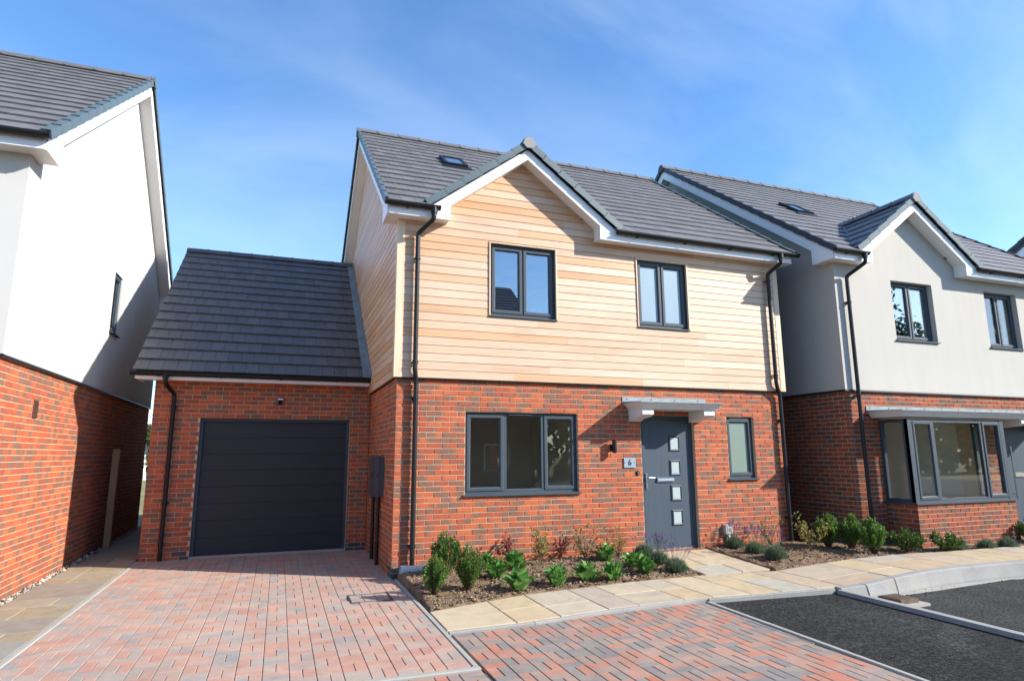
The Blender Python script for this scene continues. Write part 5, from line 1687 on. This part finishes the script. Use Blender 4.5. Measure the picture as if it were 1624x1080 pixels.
tree('birch_tree', 'white trunked birch beyond the field, seen in the gap left of the garage', -11.0, 46, 3.7, 2.2, 'birch', 'tree_leaf', rg, 5000, .22, .13, .28)
tree('field_tree', 'dark round tree beside the birch at the far edge of the field', -9.6, 52, 3.4, 3.6, 'bark', 'tree_leaf', rg, 6000, .26, .18, .12)
tree('street_tree', 'leafy green tree across the road, mirrored in the upstairs window of the rendered house', 27, -15.5, 9.5, 6, 'bark', 'tree_leaf', rg, 5200, .26, .17, .25)
hd = MB()
for k in range(5200):
    x = rg.uniform(-60, 40); p = Vector((x, 70 + rg.uniform(-2, 2), rg.random()**1.3*(1.6 + .8*noise.noise(Vector((x*.2, 3, 0))))))
    d = rvec(rg); n = rvec(rg); n = (n - d*n.dot(d)).normalized(); leaf_quad(hd, p, d, n, 1.1, .8)
o = hd.build('far_hedge', M['tree_leaf'], loc=(0,0,-.1)); tag(o, 'distant green hedge line across the far side of the field', 'hedge', None, 'stuff')

# gable fronted neighbour at the extreme right
nb = thing('neighbour_house', 'timber gable of the next house peeping over the roof at the right edge', 'house', (16.24, 3.76, 0), R(-60))
GW, GA = 4.3, 8.9
b = MB(); b.extrude([(0, 0, 0), (2*GW, 0, 0), (2*GW, 0, 5.3), (GW, 0, GA-.25), (0, 0, 5.3)], (0, 8, 0)); nbw = b.build('wall', M['batten'], nb)
for i in range(28):
    z = 5.2 + i*.12
    xa = (z-5.3)/((GA-5.55)/GW) + .05
    if xa < 0: xa = 0
    if 2*GW-2*xa < .3: break
    MB().box(xa, 2*GW-xa, -.03, -.0, z, z+.113).build('board', M['cedar'], nbw)
ns = (GA-5.3)/GW
d = MB(); d.extrude([(-.35, -.35, 5.3-.3*ns+.02), (GW, -.35, GA), (2*GW+.35, -.35, 5.3-.3*ns+.02), (2*GW+.35, -.35, 5.3-.3*ns-.14), (GW, -.35, GA-.16), (-.35, -.35, 5.3-.3*ns-.14)], (0, 8.7, 0)); nr = d.build('roof', M['tile_dark'], nb)
for s in (0, 1):
    b = MB()
    X = lambda v: v if s == 0 else 2*GW-v
    b.extrude([(X(-.33), -.345, 5.3-.3*ns-.145), (X(GW), -.345, GA-.165), (X(GW), -.345, GA-.40), (X(-.33), -.345, 5.3-.3*ns-.38)], (0, .025, 0)); b.build('bargeboard', M['white'], nb)
    sl_ = (GW+.33)*math.sqrt(1+ns*ns)
    vf = roof_frame((-.35, -.40, 5.3-.3*ns+.0), (0,-1,0), (1,0,ns)) if s == 0 else roof_frame((2*GW+.35, -.40, 5.3-.3*ns+.0), (0,1,0), (-1,0,ns))
    verge(nr, vf, sl_, -1 if s == 0 else 1, M['verge_dark'])

# house across the street: only its mirror image in the upstairs window is seen
ac = thing('opposite_house', 'dark roofed house across the street, mirrored in the left upstairs window', 'house', (9.3, -17.5, 0), math.pi)
b = MB(); b.box(0, 9, 0, 8, 0, 7.0); aw = b.build('wall', M['brick'], ac)
b = MB(); b.extrude([(-.3, -.4, 6.95), (-.3, 4, 10.3), (-.3, 8.4, 6.95)], (9.6, 0, 0)); ar = b.build('roof', M['black'], ac)
fr_ = roof_frame((-.3, -.4, 6.98), (1,0,0), (0,1,3.35/4.4)); b = MB()
for me, dat, mt in tile_items(fr_, 9.6, 5.53, M['tile_dark'], None, .6): b.add_mesh(dat[0], dat[1], mt)
s = b.build('roof_tile', M['tile_dark'], ar); s['kind'] = 'stuff'
for wx in (1.2, 4.0, 6.6):
    for wz in (.9, 3.9): 
        q = MB(); q.ring(wx, wx+1.2, wz, wz+1.2, [(0, .02), (0, -.02), (.06, -.02), (.06, .0)]); w0 = q.build('window', M['white'], ac)
        MB().box(wx+.06, wx+1.14, -.008, -.002, wz+.06, wz+1.14).build('pane', M['skyglass'], w0)

hb = MB()
for k in range(7000):
    x = rg.uniform(-55, 70); hh = 5.0 + 2.6*noise.noise(Vector((x*.13, 8, 0)))
    p = Vector((x, -34 + rg.uniform(-1.5, 1.5), hh*rg.random()**.75))
    d = rvec(rg); n = rvec(rg); n = (n - d*n.dot(d)).normalized(); leaf_quad(hb, p, d, n, 1.0, .75)
for k in range(60):
    x = -55 + k*2.1; hb.tube([(x, -34, -.1), (x + rg.uniform(-.3, .3), -34, 4)], [.14, .06], 6, False)
o = hb.build('tree_belt', M['tree_leaf']); tag(o, 'belt of green trees across the street, seen only as dark reflections in the windows', 'trees', None, 'stuff')
